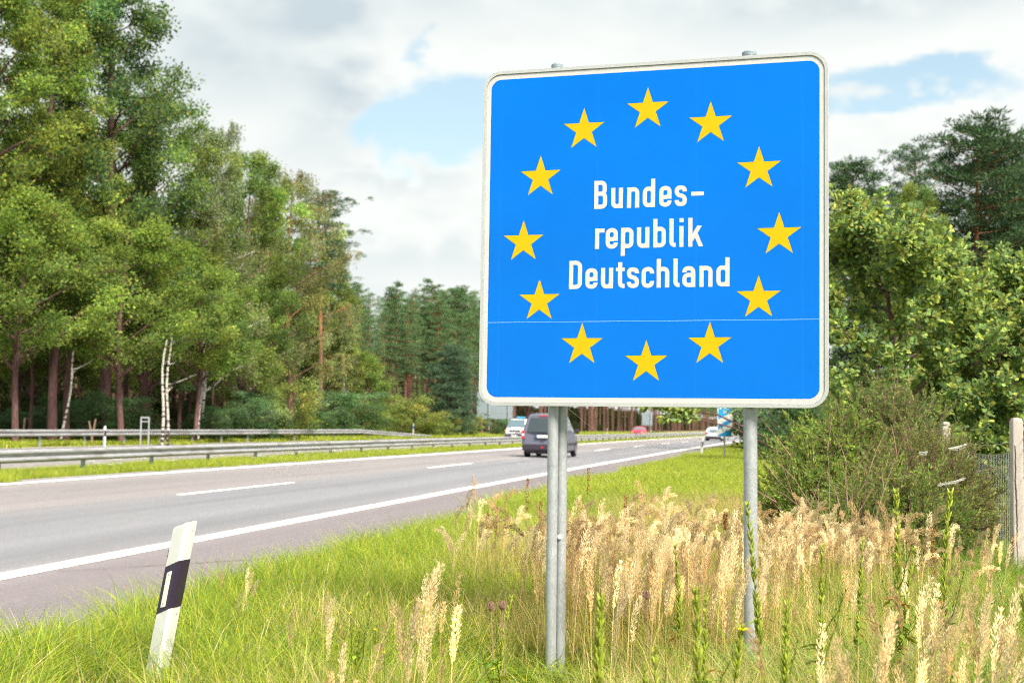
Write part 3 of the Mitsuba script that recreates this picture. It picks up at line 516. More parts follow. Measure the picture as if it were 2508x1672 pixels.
# the young oak and the bushes by the fence
def oakleaf(c, d, n, L):
    """lobed leaf: a strip of seven stations with wavy margins"""
    d = unit(d); s = unit(np.cross(d, n)); n = np.cross(s, d); t = np.array([0, .22, .36, .54, .68, .86, 1.0]); w = np.array([.02, .20, .13, .30, .20, .27, .03]); cur_ = np.array([0, .03, .05, .06, .05, .02, -.03]); m = len(c); rows = []
    for a, b, k in zip(t, w, cur_):
        q = c + d*(L*a)[:, None] + n*(L*k)[:, None]; rows += [q + s*(L*b)[:, None] + n*(L*b*.25)[:, None], q - s*(L*b)[:, None] + n*(L*b*.25)[:, None]]
    v = np.stack(rows, 1).reshape(-1, 3); i = np.arange(m)*14; fs = []
    for j in range(6): a = 2*j; fs += [np.stack([i + a, i + a + 1, i + a + 3], 1), np.stack([i + a, i + a + 3, i + a + 2], 1)]
    return v, np.vstack(fs)
def oak(px, Z, h, RR, nl, branch, seed, lb):
    rng = np.random.default_rng(seed); wood, lv, lc = [], [], []; root = PG(px, Z)
    t = np.linspace(0, 1, 9); ax = root + np.column_stack([.18*np.sin(4*t), .15*np.cos(3*t), h*.9*t]); wood.append(tube(ax, .085*(1 - .85*t) + .01, 8))
    tips = []
    for i in range(nl):
        q = (i + .5)/nl; zt = .8 + (h - 1.0)*q; az = i*2.39996 + rng.uniform(-.4, .4); R = RR*(math.sin(math.pi*(.2 + .72*q))**.7)*rng.uniform(.7, 1.1) + .15; tips.append((zt, az, R))
    for k in range(branch): tips.append((rng.uniform(1.75, 2.0), math.pi + rng.uniform(-.3, .1), rng.uniform(3.2, 3.8)))
    for k in range(14): tips.append((h*rng.uniform(.86, 1.12), rng.uniform(0, 6.28), rng.uniform(.2, 1.7)))
    for zt, az, R in tips:
        if zt < 2.1 and math.cos(az) < -.25 and R < 2.8: R *= .4
        end = root + np.r_[math.cos(az)*R, math.sin(az)*R, zt]; z0 = max(.35, min(zt - R*.45, h*.8)); a = np.array([np.interp(z0/(h*.9), t, ax[:, k]) for k in range(3)]); p = limb(rng, a, end, .05); wood.append(tube(p, np.linspace(.024*(1 - z0/h) + .010, .005, 5), 5, cap=False))
        for k in range(13 if R < 2.8 else 7):
            w = rng.uniform(.22 if R < 2.8 else .9, 1); m = min(int(w*4), 3); b = p[m] + (p[m + 1] - p[m])*(w*4 - m); o = unit(unit(end - a)*.8 + rng.normal(0, .6, 3) + [0, 0, .25]); o = o*[1, 1, .3] + [0, 0, .12] if R > 2.8 else o; e = b + o*rng.uniform(.2, .55); wood.append(tube(np.stack([b, (b + e)/2 + [0, 0, .02], e]), np.array([.009, .006, .003]), 3, cap=False))
            for q in range(5):
                c0 = b + (e - b)*(.2 + .8*q/4); m_ = int(rng.integers(6, 11)); g = unit(rng.normal(0, 1, (m_, 3))); tip = zt > h*.7 or R > 3
                c = c0 + g*rng.uniform(.01, .07, (m_, 1)); d = unit(g + o*.5); nn = unit(rng.normal(0, .55, (m_, 3)) + [0, 0, .9]); v, f = oakleaf(c, d, nn, rng.uniform(.07, .125, m_)); lv.append((v, f))
                cc = pick(rng, m_, [(.32, .43, .12), (.21, .32, .11), (.44, .51, .11), (.15, .24, .11), (.44, .41, .12)], (3, 3, 2.2 if tip else 1, 2, .35), .15); lc.append(np.repeat(cc, 14, axis=0))
    k = name('oak_tree'); put(k + '__trunk', cat(wood), 'bark', smooth=True); put(k + '__crown', cat(lv), 'oak_leaf', color=np.vstack(lc)); lab(k, lb, 'tree')
oak(2180, 21.5, 4.5, 1.9, 32, 2, 9, 'young oak with lobed light green leaves right of the sign, a branch reaching under it')
oak(2440, 22.5, 3.7, 1.5, 34, 0, 19, 'lower young oak behind the fence posts at the right edge')
def bush(px, Z, h, w, seed, cols, cp, L, n, lb, feather=.5, dead=.0, grey=0):
    """many thin stems from the ground, small narrow leaves along them"""
    rng = np.random.default_rng(seed); root = PG(px, Z); wood, lv, lc = [], [], []
    for i in range(n):
        az = rng.uniform(0, 6.283); rr = rng.uniform(0, 1)**.6; R = w/2*rr; hh = h*(1 - .45*rr**2)*rng.uniform(.6, 1.08); b = root + np.r_[rng.normal(0, .22*w/2, 2), -.05]; e = root + np.r_[math.cos(az)*R, math.sin(az)*R, hh]
        p = limb(rng, b, e, .06, 6); wood.append(tube(p, np.linspace(.011, .003, 6), 4, cap=False))
        if rng.uniform() < dead: continue
        for s in range(11):
            q = rng.uniform(.22, 1.0); m = min(int(q*5), 4); c0 = p[m] + (p[m + 1] - p[m])*(q*5 - m); o = unit(unit(e - b)*.7 + rng.normal(0, .7, 3)); ln = rng.uniform(.12, .38); e2 = c0 + o*ln
            wood.append(tube(np.stack([c0, e2]), np.array([.003, .0015]), 3, cap=False)); m_ = int(rng.integers(22, 40)); f = rng.uniform(0, 1, (m_, 1)); g = unit(rng.normal(0, 1, (m_, 3)))
            c = c0 + (e2 - c0)*f + g*.012; d = unit(g*feather + o); lv.append(leaves(c, d, unit(rng.normal(0, 1, (m_, 3)) + [0, 0, .6]), L*rng.uniform(.7, 1.4, m_), L*.34*rng.uniform(.8, 1.2, m_)))
            lc.append(np.repeat(pick(rng, m_, cols, cp, .16)*np.exp(rng.normal(0, .15)), 4, axis=0))
    k = name('bush'); put(k + '__stems', cat(wood), 'bark', smooth=True); put(k + '__foliage', cat(lv), 'leaf', color=np.vstack(lc)); lab(k, lb, 'bush')
BG = [(.25, .37, .08), (.17, .28, .08), (.39, .46, .08), (.36, .30, .10)]
bush(2040, 15.5, 1.65, 1.7, 1, BG, (4, 3, 2, .9), .044, 270, 'dense dark green bush directly right of the right sign post')
bush(2165, 16.0, 2.1, 1.7, 2, [(.27, .33, .10), (.20, .26, .08), (.36, .29, .13), (.17, .25, .08)], (3, 3, 1.4, 3), .042, 300, 'feathery brownish bush with bare twigs in front of the oak', dead=.08)
bush(2270, 14.5, 1.6, 1.7, 3, [(.24, .28, .08), (.16, .22, .07), (.33, .26, .11), (.33, .37, .09)], (3, 3, 1.6, 1.5),   .032, 270, 'olive and brown bush left of the concrete fence post')
bush(2180, 13.8, 1.15, 1.7, 4, BG, (3, 3, 1, 1), .034, 240, 'low dark bush at the front of the fence bushes')
bush(2450, 15.6, .7, 1.3, 5, BG, (3, 2, 2, 1), .03, 130, 'low green bush behind the wire fence')
def deadshrub():
    rng = np.random.default_rng(12); root = PG(2068, 13.2); w = []
    for i in range(13):
        az = rng.uniform(0, 6.28); e = root + np.r_[math.cos(az)*rng.uniform(.1, .75), math.sin(az)*rng.uniform(.1, .6), rng.uniform(.7, 1.35)]; p = limb(rng, root + np.r_[rng.normal(0, .05, 2), -.05], e, .05, 6); r = rng.uniform(.004, .010); w.append(tube(p, np.linspace(r, .002, 6), 5, cap=False))
        for j in range(4):
            b = p[rng.integers(2, 6)]; w.append(tube(limb(rng, b, b + unit(e - root + rng.normal(0, .5, 3))*rng.uniform(.2, .5), .03, 3), np.array([.004, .003, .0012]), 3, cap=False))
    k = name('bush'); put(k, cat(w), 'wood_stake', smooth=True); lab(k, 'leafless grey brown twigs rising in front of the bushes', 'bush')
deadshrub()

# ---------------------------------------------------------------- the border sign
SA = -.2957; SM = rotz(SA)@np.array([[1, 0, 0], [0, math.cos(-.01096), -math.sin(-.01096)], [0, math.sin(-.01096), math.cos(-.01096)]]); SO = np.array([.7706, 8.0237, 2.6110])
def onsign(mesh):                       # local x right, y up on the face, z out of the face towards the viewer
    v, f = mesh; q = np.stack([v[:, 0], -v[:, 2], v[:, 1]], 1); return q@SM.T + SO, f
SH = .9868
def fillet(pts, r, closed=False):
    pts = [np.array(p, float) for p in pts]; n = len(pts); out = []
    for i in range(n):
        if not closed and i in (0, n - 1): out.append(pts[i]); continue
        a, b, c = pts[i - 1], pts[i], pts[(i + 1) % n]; d0, d1 = b - a, c - b; l0, l1 = np.linalg.norm(d0), np.linalg.norm(d1)
        k = min(r, l0*(.5 if closed or i > 1 else .999), l1*(.5 if closed or i < n - 2 else .999)); p, q = b - d0/l0*k, b + d1/l1*k
        for t in np.linspace(0, 1, 9): w = .45*2*t*(1 - t); out.append(p*(1 - t)**2 + b*2*t*(1 - t) + q*t*t)
    return out
def glyph(ch, w, s, xh, cap, desc):
    L, R, Tp, B = s/2, w - s/2, xh - s/2, s/2; r = (R - L)*.52
    def st(pts, rad=r, closed=False):
        q = fillet(pts, rad, closed); return (LineString(q + [q[0], q[1]]) if closed else LineString(q)).buffer(s/2, cap_style='flat', join_style='round')
    bar = lambda x0, x1, y0, y1: sbox(x0, y0, x1, y1); ring = lambda y0, y1: st([(L, y0), (R, y0), (R, y1), (L, y1)], r, True); C = cap - s/2; m = xh*.5
    G = {
     'u': lambda: [st([(L, xh), (L, B), (R, B), (R, xh*.6)]), bar(w - s, w, 0, xh)], 'n': lambda: [bar(0, s, 0, xh), st([(L, xh*.4), (L, Tp), (R, Tp), (R, 0)])],
     'h': lambda: [bar(0, s, 0, cap), st([(L, xh*.4), (L, Tp), (R, Tp), (R, 0)])], 'd': lambda: [ring(B, Tp), bar(w - s, w, 0, cap)], 'b': lambda: [ring(B, Tp), bar(0, s, 0, cap)],
     'p': lambda: [ring(B, Tp), bar(0, s, -desc, xh)], 'e': lambda: [st([(L + .0002, xh*.46), (R, xh*.46), (R, Tp), (L, Tp), (L, B), (R, B), (R, xh*.30)]).difference(Point(-1, -1)), bar(L, w, xh*.46 - s*.42, xh*.46 + s*.42)],
     'c': lambda: [st([(R, xh*.68), (R, Tp), (L, Tp), (L, B), (R, B), (R, xh*.32)])], 's': lambda: [st([(R, xh*.70), (R, Tp), (L, Tp), (L, xh*.56), (R, xh*.46), (R, B), (L, B), (L, xh*.30)])],
     'a': lambda: [st([(L, xh*.70), (L, Tp), (R, Tp), (R, xh*.3)]), bar(w - s, w, 0, xh*.7), st([(R, xh*.58), (L, xh*.58), (L, B), (R, B)]), bar(w*.5, w - s*.5, xh*.58 - s/2, xh*.58 + s/2)],
     't': lambda: [st([(w*.235 + s/2, cap*.91), (w*.235 + s/2, B), (w, B)], s), bar(0, w, xh - s*.85, xh)], 'l': lambda: [st([(L, cap), (L, B), (w, B)], s)],
     'i': lambda: [bar(0, s, 0, xh), bar(0, s, cap - s*.98, cap)], 'k': lambda: [bar(0, s, 0, cap), LineString([(s*.7, xh*.30), (w*.86, xh*1.12)]).buffer(s*.48, cap_style='flat').intersection(bar(0, w, 0, xh)), LineString([(w*.50, xh*.62), (w*.92, -xh*.1)]).buffer(s*.48, cap_style='flat').intersection(bar(0, w, 0, xh))],
     'r': lambda: [bar(0, s, 0, xh), st([(L, xh*.45), (L, Tp), (w, Tp)])], '-': lambda: [bar(0, w, cap*.42 - s*.46, cap*.42 + s*.46)],
     'B': lambda: [bar(0, s, 0, cap), st([(L, C), (R - w*.03, C), (R - w*.03, cap*.54), (L, cap*.54)], r*.9), st([(L, cap*.54), (R, cap*.54), (R, B), (L, B)], r*.9)], 'D': lambda: [bar(0, s, 0, cap), st([(L, C), (R, C), (R, B), (L, B)])],
     'm': lambda: [bar(0, s, 0, xh), st([(L, xh*.4), (L, Tp), (w/2, Tp), (w/2, 0)], r*.5), st([(w/2, xh*.4), (w/2, Tp), (R, Tp), (R, 0)], r*.5)],
     '0': lambda: [st([(L, B), (R, B), (R, C), (L, C)], r, True)], '2': lambda: [st([(L, cap*.74), (L, C), (R, C), (R, cap*.55), (L, B*1.6)], r*.8), bar(0, w, 0, s)], '4': lambda: [bar(w*.62, w*.62 + s, 0, cap*.62), bar(0, w, cap*.22, cap*.22 + s), LineString([(w*.5, cap), (L, cap*.22)]).buffer(s/2, cap_style='flat').intersection(bar(0, w, 0, cap))]}
    return unary_union(G[ch]())
def sign():
    k = 'border_sign'; w, h = 1.0, SH
    outer = rrect(-w, -h, w, h, .105); inner = rrect(-w + .018, -h + .018, w - .018, h - .018, .09)
    put(k + '__panel', onsign(poly(rrect(-w + .006, -h + .006, w - .006, h - .006, .1), -.022, .0)), 'sign_rim')
    put(k + '__rim', onsign(cat([poly(outer.difference(inner), -.03, .009)])), 'sign_rim')
    put(k + '__groove', onsign(poly(inner.difference(rrect(-w + .0205, -h + .0205, w - .0205, h - .0205, .088)), .0005, .0015)), 'groove_grey')
    f0 = rrect(-w + .0205, -h + .0205, w - .0205, h - .0205, .088); blue = rrect(-.9535, -.9375, .9535, .9375, .062); seam = -.5015
    up, lo = sbox(-2, seam + .0013, 2, 2), sbox(-2, -2, 2, seam - .0013)
    for half in (up, lo):
        put(sub(k, 'border'), onsign(poly(f0.difference(blue).intersection(half), .0, .002)), 'sign_white'); put(sub(k, 'face'), onsign(poly(blue.intersection(half), .0, .002)), 'sign_blue')
    put(k + '__seam', onsign(poly(sbox(-.975, seam - .0012, .975, seam + .0012), .0003, .0012)), 'seam_line')
    for x in (-.885, -.302, .272, .862):
        put(sub(k, 'film_joint'), onsign(poly(sbox(x - .0006, -.93, x + .0006, .93), .0021, .0023)), 'film_line')
    for cx, cy in ((-.011, .713), (.350, .612), (.622, .343), (.734, -.031), (.622, -.381), (.352, -.637), (-.008, -.737), (-.383, -.637), (-.641, -.380), (-.742, -.032), (-.644, .345), (-.386, .613)):
        a = [(cx + .1275*(1 if j % 2 == 0 else .382)*math.sin(j*math.pi/5), cy + .1275*(1 if j % 2 == 0 else .382)*math.cos(j*math.pi/5)) for j in range(10)]
        put(sub(k, 'star'), onsign(poly(Polygon(a), .0024, .0034)), 'sign_yellow')
    sx = lambda p: -.313 + (p - 105)*3.607e-4; s3 = lambda p: .461 + (p - 2257)*3.607e-4; s1 = lambda p: -.321 + (p - 527)*1.3715e-3
    lines = ((.147, s1, (('B', 527, 583), ('u', 600, 651), ('n', 668, 720), ('d', 735, 787), ('e', 804, 856), ('s', 869, 920), ('-', 937, 990))),
             (-.085, sx, (('r', 105, 260), ('e', 280, 478), ('p', 527, 730), ('u', 785, 985), ('b', 1045, 1248), ('l', 1303, 1405), ('i', 1460, 1530), ('k', 1600, 1835))),
             (-.3135, s3, (('D', -309, -95), ('e', -40, 160), ('u', 215, 413), ('t', 457, 600), ('s', 635, 832), ('c', 872, 1073), ('h', 1113, 1313), ('l', 1378, 1477), ('a', 1518, 1723), ('n', 1787, 1993), ('d', 2050, 2257))))
    for y, fx, row in lines:
        for ch, a, b in row:
            g = affinity.translate(glyph(ch, fx(b) - fx(a), .0245, .119, .164, .043), fx(a), y); put(sub(k, 'letter'), onsign(poly(g, .0024, .0034)), 'letter_white')
    # posts stand behind the panel
    def foot(x, zoff): p = onsign((np.array([[x, 0, zoff]]), np.zeros((0, 3), int)))[0][0]; return p
    def post(x, zoff, r, top, nm, lean=0.0):
        p = foot(x, zoff); g = float(gz(p[0], p[1])); ztop = SO[2] + top
        put(k + '__' + nm if k + '__' + nm not in scene else sub(k, nm), tube([[p[0] + lean, p[1], g - .4], [p[0] + lean*.5, p[1], (g + ztop)/2], [p[0], p[1], ztop]], r, 28), 'galvanised', smooth=40); return p, ztop
    USED[k + '__post'] = 0
    for x, zo, r, top, ln in ((-.567, -.062, .031, 1.012, -.004), (-.534, -.128, .031, .60, .002), (.558, -.070, .038, 1.014, .018)):
        key = sub(k, 'post'); p = foot(x, zo); g = float(gz(p[0], p[1])); zt = SO[2] + top
        put(key, tube([[p[0] + ln, p[1], g - .4], [p[0] + ln*.5, p[1], (g + zt)/2], [p[0], p[1], zt]], r, 28), 'galvanised', smooth=40)
        if top > .9: put(sub(k, 'cap'), tube([[p[0], p[1], zt - .012], [p[0], p[1], zt + .006], [p[0], p[1], zt + .016], [p[0], p[1], zt + .02]], [r + .003, r + .003, r*.75, r*.2], 24), 'board_grey', smooth=40)
        for z_ in (-.93, .9):
            if top > .9: put(sub(k, 'clamp'), tube([[p[0], p[1], SO[2] + z_ - .025], [p[0], p[1], SO[2] + z_ + .025]], r + .006, 20), 'galvanised', smooth=40)
    p = foot(-.534, -.128); b = trimesh.creation.icosphere(2, .0155); v, f = vf(b); put(k + '__bolt', (v*[1, .8, 1] + [p[0] - .008, p[1] - .033, .868], f), 'plate_white', smooth=True)
    put(k + '__crossbar', onsign(cat([bx(-.93, .93, y - .02, y + .02, -.045, -.022) for y in (-.72, 0, .72)])), 'galvanised')
    lab(k, 'large square blue border sign with twelve yellow stars on grey tubular posts', 'sign')
scene['seam_line'] = prin((.22, .45, .72), .4)
scene['film_line'] = prin((.008, .19, .68), .3)
sign()
put('spider_thread', tube(np.array([P(1392, 1000, 8.2), P(1440, 1040, 8.25), P(1480, 1066, 8.35)]), .0011, 4), 'web_silk'); lab('spider_thread', 'single pale spider thread slanting down from behind the double sign post', 'spider thread')

# ---------------------------------------------------------------- delineator posts
def delineator(px, Z, lb, lean=0.0, yaw=0.0, near=False, bl='post_black', h=1.0, ground=None):
    k = name('delineator_post'); x, y, z = PG(px, Z) if ground is None else ground; M = np.array([[1, 0, lean], [0, 1, 0], [0, 0, 1.0]])@rotz(yaw); O = np.array([x, y, z])
    cs = .78
    sh = Polygon([(-.071, .035), (-.058, .05), (.055, .05), (.068, .035), (.012, -.055), (-.012, -.055)]).buffer(.008, quad_segs=4).simplify(.001); ring = np.array(sh.exterior.coords)[:-1]; ring = ring[::-1] if not sh.exterior.is_ccw else ring; ring = ring*cs
    def seg(ring, lo, hi, slant):
        n = len(ring); cutz = lambda q: -slant*np.clip(-q[:, 0]*1.0 - .005, 0, 1); a = np.column_stack([ring, lo + (cutz(ring) if lo > 0 else 0*ring[:, 0])]); b = np.column_stack([ring, hi + cutz(ring)])
        i = np.arange(n); j = (i + 1) % n; v = np.vstack([a, b, a.mean(0), b.mean(0)]); f = np.vstack([np.stack([i, j, j + n], 1), np.stack([i, j + n, i + n], 1), np.stack([j, i, np.full(n, 2*n)], 1), np.stack([i + n, j + n, np.full(n, 2*n + 1)], 1)]); return v, f
    put(k + '__body', xf(seg(ring, -.3, h, .72), M, O), 'post_white', smooth=35)
    r2 = np.array(Polygon(ring).buffer(.0022, join_style='mitre').exterior.coords)[:-1]; r2 = r2[::-1] if not Polygon(r2).exterior.is_ccw else r2
    put(k + '__band', xf(seg(r2, h - .46, h - .205, .72), M, O), bl, smooth=35)
    # reflector on the left-hand face
    a, b = np.array([-.071, .027])*cs, np.array([-.018, -.056])*cs; d = (b - a)/np.linalg.norm(b - a); nn = np.array([d[1], -d[0]]); nn = nn if nn[1] < 0 else -nn; c = (a + b)/2 + nn*.009; q = .0165; zb, zt = h - .455, h - .275
    pts = np.array([[*(c - d*q), zb - .008], [*(c + d*q), zb + .0], [*(c + d*q), zt + .012], [*(c - d*q), zt]]); bk = pts - np.r_[nn*.006, 0]; v = np.vstack([pts, bk])
    f = np.array([[0, 1, 2], [0, 2, 3], [4, 6, 5], [4, 7, 6], [0, 4, 5], [0, 5, 1], [1, 5, 6], [1, 6, 2], [2, 6, 7], [2, 7, 3], [3, 7, 4], [3, 4, 0]]); put(k + '__reflector', xf((v, f), M, O), 'reflector', smooth=False)
    if near:
        holes = []
        for (u, zz, face) in ((0, zb + .014, 0), (0, zt - .012, 0), (.018, h - .05, 1), (.018, h - .50, 1)):
            if face == 0: cc = np.r_[c + nn*.0008, zz]; e1, e2 = np.r_[d, 0], np.array([0, 0, 1.0])
            else: e1 = unit(np.array([.056, .09, 0])); cc = np.r_[(np.array([.028, -.03]) + e1[:2]*.03 + np.array([.849, -.528])*.0095)*cs, zz]; e2 = np.array([0, 0, 1.0])
            t = np.linspace(0, 2*np.pi, 9)[:-1]; pv = cc + np.outer(np.cos(t), e1)*.0035 + np.outer(np.sin(t), e2)*.0055; holes.append((np.vstack([pv, cc + np.cross(e1, e2)*.0015*(-1 if face == 0 else 1)]), np.stack([np.arange(8), (np.arange(8) + 1) % 8, np.full(8, 8)], 1)))
        put(k + '__screw_holes', xf(cat(holes), M, O), 'groove_dark', smooth=False)
        put(k + '__back_reflector', xf(bx(-.064, -.052, .026, .037, h - .2, h - .155), M, O), 'post_black', smooth=False)
    lab(k, lb, 'road post')
delineator(394, 7.75, 'white road post with slanted black band and white reflector leaning in the near grass', lean=.17, yaw=.30, near=True, h=.905)
delineator(1717, 67, 'far white road post with black band at the bend of the grassy shoulder', lean=.09, yaw=.2)
for px, Z, lb in ((257, 62.5, 'white road post with black band behind the far guardrail at left'), (1487, 205, 'small far white post with black band left of the red car and grey sign back'), (1595, 212, 'small far white post right of the small grey sign back')):
    delineator(px, Z, lb, yaw=.3)
x, y, z = PG(1012, 132); delineator(0, 0, 'blue and white marker post standing beyond the median guardrail', ground=(x, y, z), bl='blue_plastic', h=1.25)

# ---------------------------------------------------------------- guardrails
WP = np.array([(0, .155), (.012, .150), (.062, .128), (.080, .100), (.080, .072), (.062, .045), (.018, .018), (.006, 0), (.018, -.018), (.062, -.045), (.080, -.072), (.080, -.100), (.062, -.128), (.012, -.150), (0, -.155)])
def beam(u0, u1, v, zc, side, drop=None):
    us = np.linspace(u0, u1, 5); n = len(WP); rows = []
    for i, u in enumerate(us):
        zz = zc if drop is None else drop(u); lat = v + side*(WP[:, 0] + (.004 if i == len(us) - 1 else 0)); b = rp(np.full(n, u), lat); b[:, 2] = float(rz(v)) + zz + WP[:, 1]; rows.append(b)
    v_ = np.vstack(rows); i, j = np.meshgrid(np.arange(len(us) - 1), np.arange(n - 1), indexing='ij'); a = (i*n + j).ravel(); return v_, np.vstack([np.stack([a, a + 1, a + n + 1], 1), np.stack([a, a + n + 1, a + n], 1)])
def railpost(u, v, h, w=.055, dp=.10):
    c = rp(u, v); M = rotz(-head(u)); m = cat([bx(-dp/2, dp/2, -w/2, -w/2 + .006, -.3, h), bx(-dp/2, dp/2, w/2 - .006, w/2, -.3, h), bx(-dp/2, -dp/2 + .006, -w/2 + .006, w/2 - .006, -.3, h)]); return xf(m, M, c)
def guardrail(u0, u1, v, sides, lb, off=.16, ramp=None):
    k = name('guardrail'); u = u0
    while u < u1 - .1:
        for s in sides: put(sub(k, 'rail'), beam(u, u + 4, v + s*off, .60, s, ramp), 'rail_steel', smooth=25)
        h = .70 if ramp is None else max(.12, ramp(u + 2) + .1)
        put(sub(k, 'post'), railpost(u + 2, v, h), 'galvanised', smooth=False)
        put(sub(k, 'spacer'), xf(bx(-off if -1 in sides or True else 0, off, -.04, .04, h - .2, h - .02), rotz(-head(u + 2)), rp(u + 2, v)), 'galvanised', smooth=False); u += 4
    lab(k, lb, 'guardrail'); return k
guardrail(12, 290, 17.6, (-1, 1), 'double sided steel guardrail along the grassy median, nearest the camera')
ru = lambda u: .60 if u < 104 else .60 - min(1, (u - 104)/20)*.52
guardrail(36, 124, 32.3, (-1,), 'steel guardrail at the far edge of the opposite carriageway, its end sloping into the grass', off=.10, ramp=ru)

# ---------------------------------------------------------------- signs in the distance
def beacon():
    k = 'distance_beacon'; c = PG(1775, 60); w, hb, bot = .31, 2.15, float(P(1775, 1069.5, 60)[2]); M = np.array([[1, 0, 0], [0, 0, -1], [0, 1, 0.0]]).T; yaw = rotz(.05)
    def face(m): v, f = m; q = np.stack([v[:, 0], -v[:, 2], v[:, 1]], 1); return q@yaw.T + [c[0], c[1], bot], f
    put(k + '__board', face(poly(rrect(-w, 0, w, hb, .03), -.02, 0)), 'plate_white'); b = rrect(-w + .025, .025, w - .025, hb - .025, .02); st = []
    for y0 in (.06, .47): st.append(Polygon([(-1, y0 - .53*(1 - w)), (1, y0 + .53*(1 + w)), (1, y0 + .53*(1 + w) + .235), (-1, y0 - .53*(1 - w) + .235)]))
    put(k + '__blue_field', face(poly(b.difference(unary_union(st)), .001, .004)), 'beacon_blue')
    for ch, x, wd in (('2', -.22, .115), ('4', -.06, .125), ('0', .105, .115)): put(sub(k, 'digit'), face(poly(affinity.translate(glyph(ch, wd, .036, .19, .27, .07), x, 1.17), .005, .007)), 'letter_white')
    put(k + '__letter', face(poly(affinity.translate(glyph('m', .15, .032, .105, .16, .05), -.075, 1.0), .005, .007)), 'letter_white')
    put(k + '__pole', tube([[c[0], c[1] + .06, c[2] - .3], [c[0], c[1] + .06, bot + 1.9]], .04, 12), 'galvanised', smooth=40); lab(k, 'blue distance board with white diagonal stripes on a grey pole by the oak branch', 'sign')
beacon()
def signback(px0, px1, y0, y1, Z, poles, lb, rows=3):
    k = name('sign_back'); a, b = P(px0, y1, Z), P(px1, y1, Z); w = b[0] - a[0]; zt = float(P(px0, y0, Z)[2]); g = float(gz(a[0], a[1])); c = (a + b)/2
    put(k + '__board', bx(a[0], b[0], c[1], c[1] + .03, a[2], zt), 'board_grey', smooth=False)
    for i in range(rows): zz = a[2] + (zt - a[2])*(i + .5)/rows; put(sub(k, 'stiffener'), bx(a[0] + .03, b[0] - .03, c[1] - .05, c[1] - .003, zz - .03, zz + .03), 'galvanised', smooth=False)
    for q in poles: x = a[0] + w*q; put(sub(k, 'pole'), tube([[x, c[1] - .11, g - .3], [x, c[1] - .11, zt - .05]], .075 if w > 2 else .05, 12), 'galvanised', smooth=40)
    lab(k, lb, 'sign')
signback(1168, 1256, 958, 1025, 172, (.33, .87), 'grey back of a big road sign on two poles beyond the opposite carriageway', 2)
signback(1572, 1598, 1008, 1041, 205, (.8,), 'small grey sign back on one pole behind the red car')
def stakes():
    for px, h, ln in ((52*PX, 1.25, .06), (209*PX, 1.25, .14), (216*PX, 1.15, -.16), (612*PX, 1.4, 0), (655*PX, 1.35, .05), (688*PX, 1.5, 0), (709*PX, 1.4, -.05), (556*PX, 1.3, .03)):
        x, y, z = PG(px, 70 if px < 400 else 97); k = name('wooden_stake'); put(k, tube([[x, y, z - .2], [x + ln, y, z + h*.6], [x + ln*1.6, y, z + h]], [.05, .047, .04], 7), 'wood_stake', smooth=40); lab(k, 'thin leaning wooden fence stake at the foot of the wood behind the far guardrail', 'fence stake', 'wooden stakes along the wood')
    for i, (z_, dz) in enumerate(((1.1, 0), (.75, .02), (.4, 0))):
        pts = []
        for px in np.linspace(-80, 760, 40): x, y, g = PG(px, 71 + max(0, px - 250)*.055); pts.append([x, y, g + z_ + .03*math.sin(px*.07)])
        k = name('fence_wire'); put(k, tube(pts, .006, 4), 'dark_wire'); lab(k, 'thin dark wire strung between the wooden stakes at the edge of the wood', 'wire', 'wires between the wooden stakes')
stakes()
x, y, z = PG(355, 63); put('metal_frame', cat([bx(x - .2, x - .15, y - .03, y + .03, z - .2, z + 1.45), bx(x + .15, x + .2, y - .03, y + .03, z - .2, z + 1.45), bx(x - .15, x + .15, y - .03, y + .03, z + 1.39, z + 1.45), bx(x - .15, x + .15, y - .025, y + .025, z + 1.22, z + 1.26), bx(x - .15, x + .15, y - .025, y + .025, z + .1, z + .15)]), 'galvanised', smooth=False); lab('metal_frame', 'small upright grey metal frame behind the far guardrail left of the white birch trunks', 'metal frame')
for i, (ya, yb) in enumerate(((852, 868), (858, 874), (866, 882))):
    pts = [P(px, ya + (yb - ya)*t + 6*t*(1 - t), 182 + 5*t) for t, px in zip(np.linspace(0, 1, 12), np.linspace(880, 1230, 12))]; k = name('overhead_cable'); put(k, tube(pts, .014, 4), 'board_grey'); lab(k, 'thin overhead cable crossing in front of the pine stand left of the sign', 'cable', 'overhead cables')

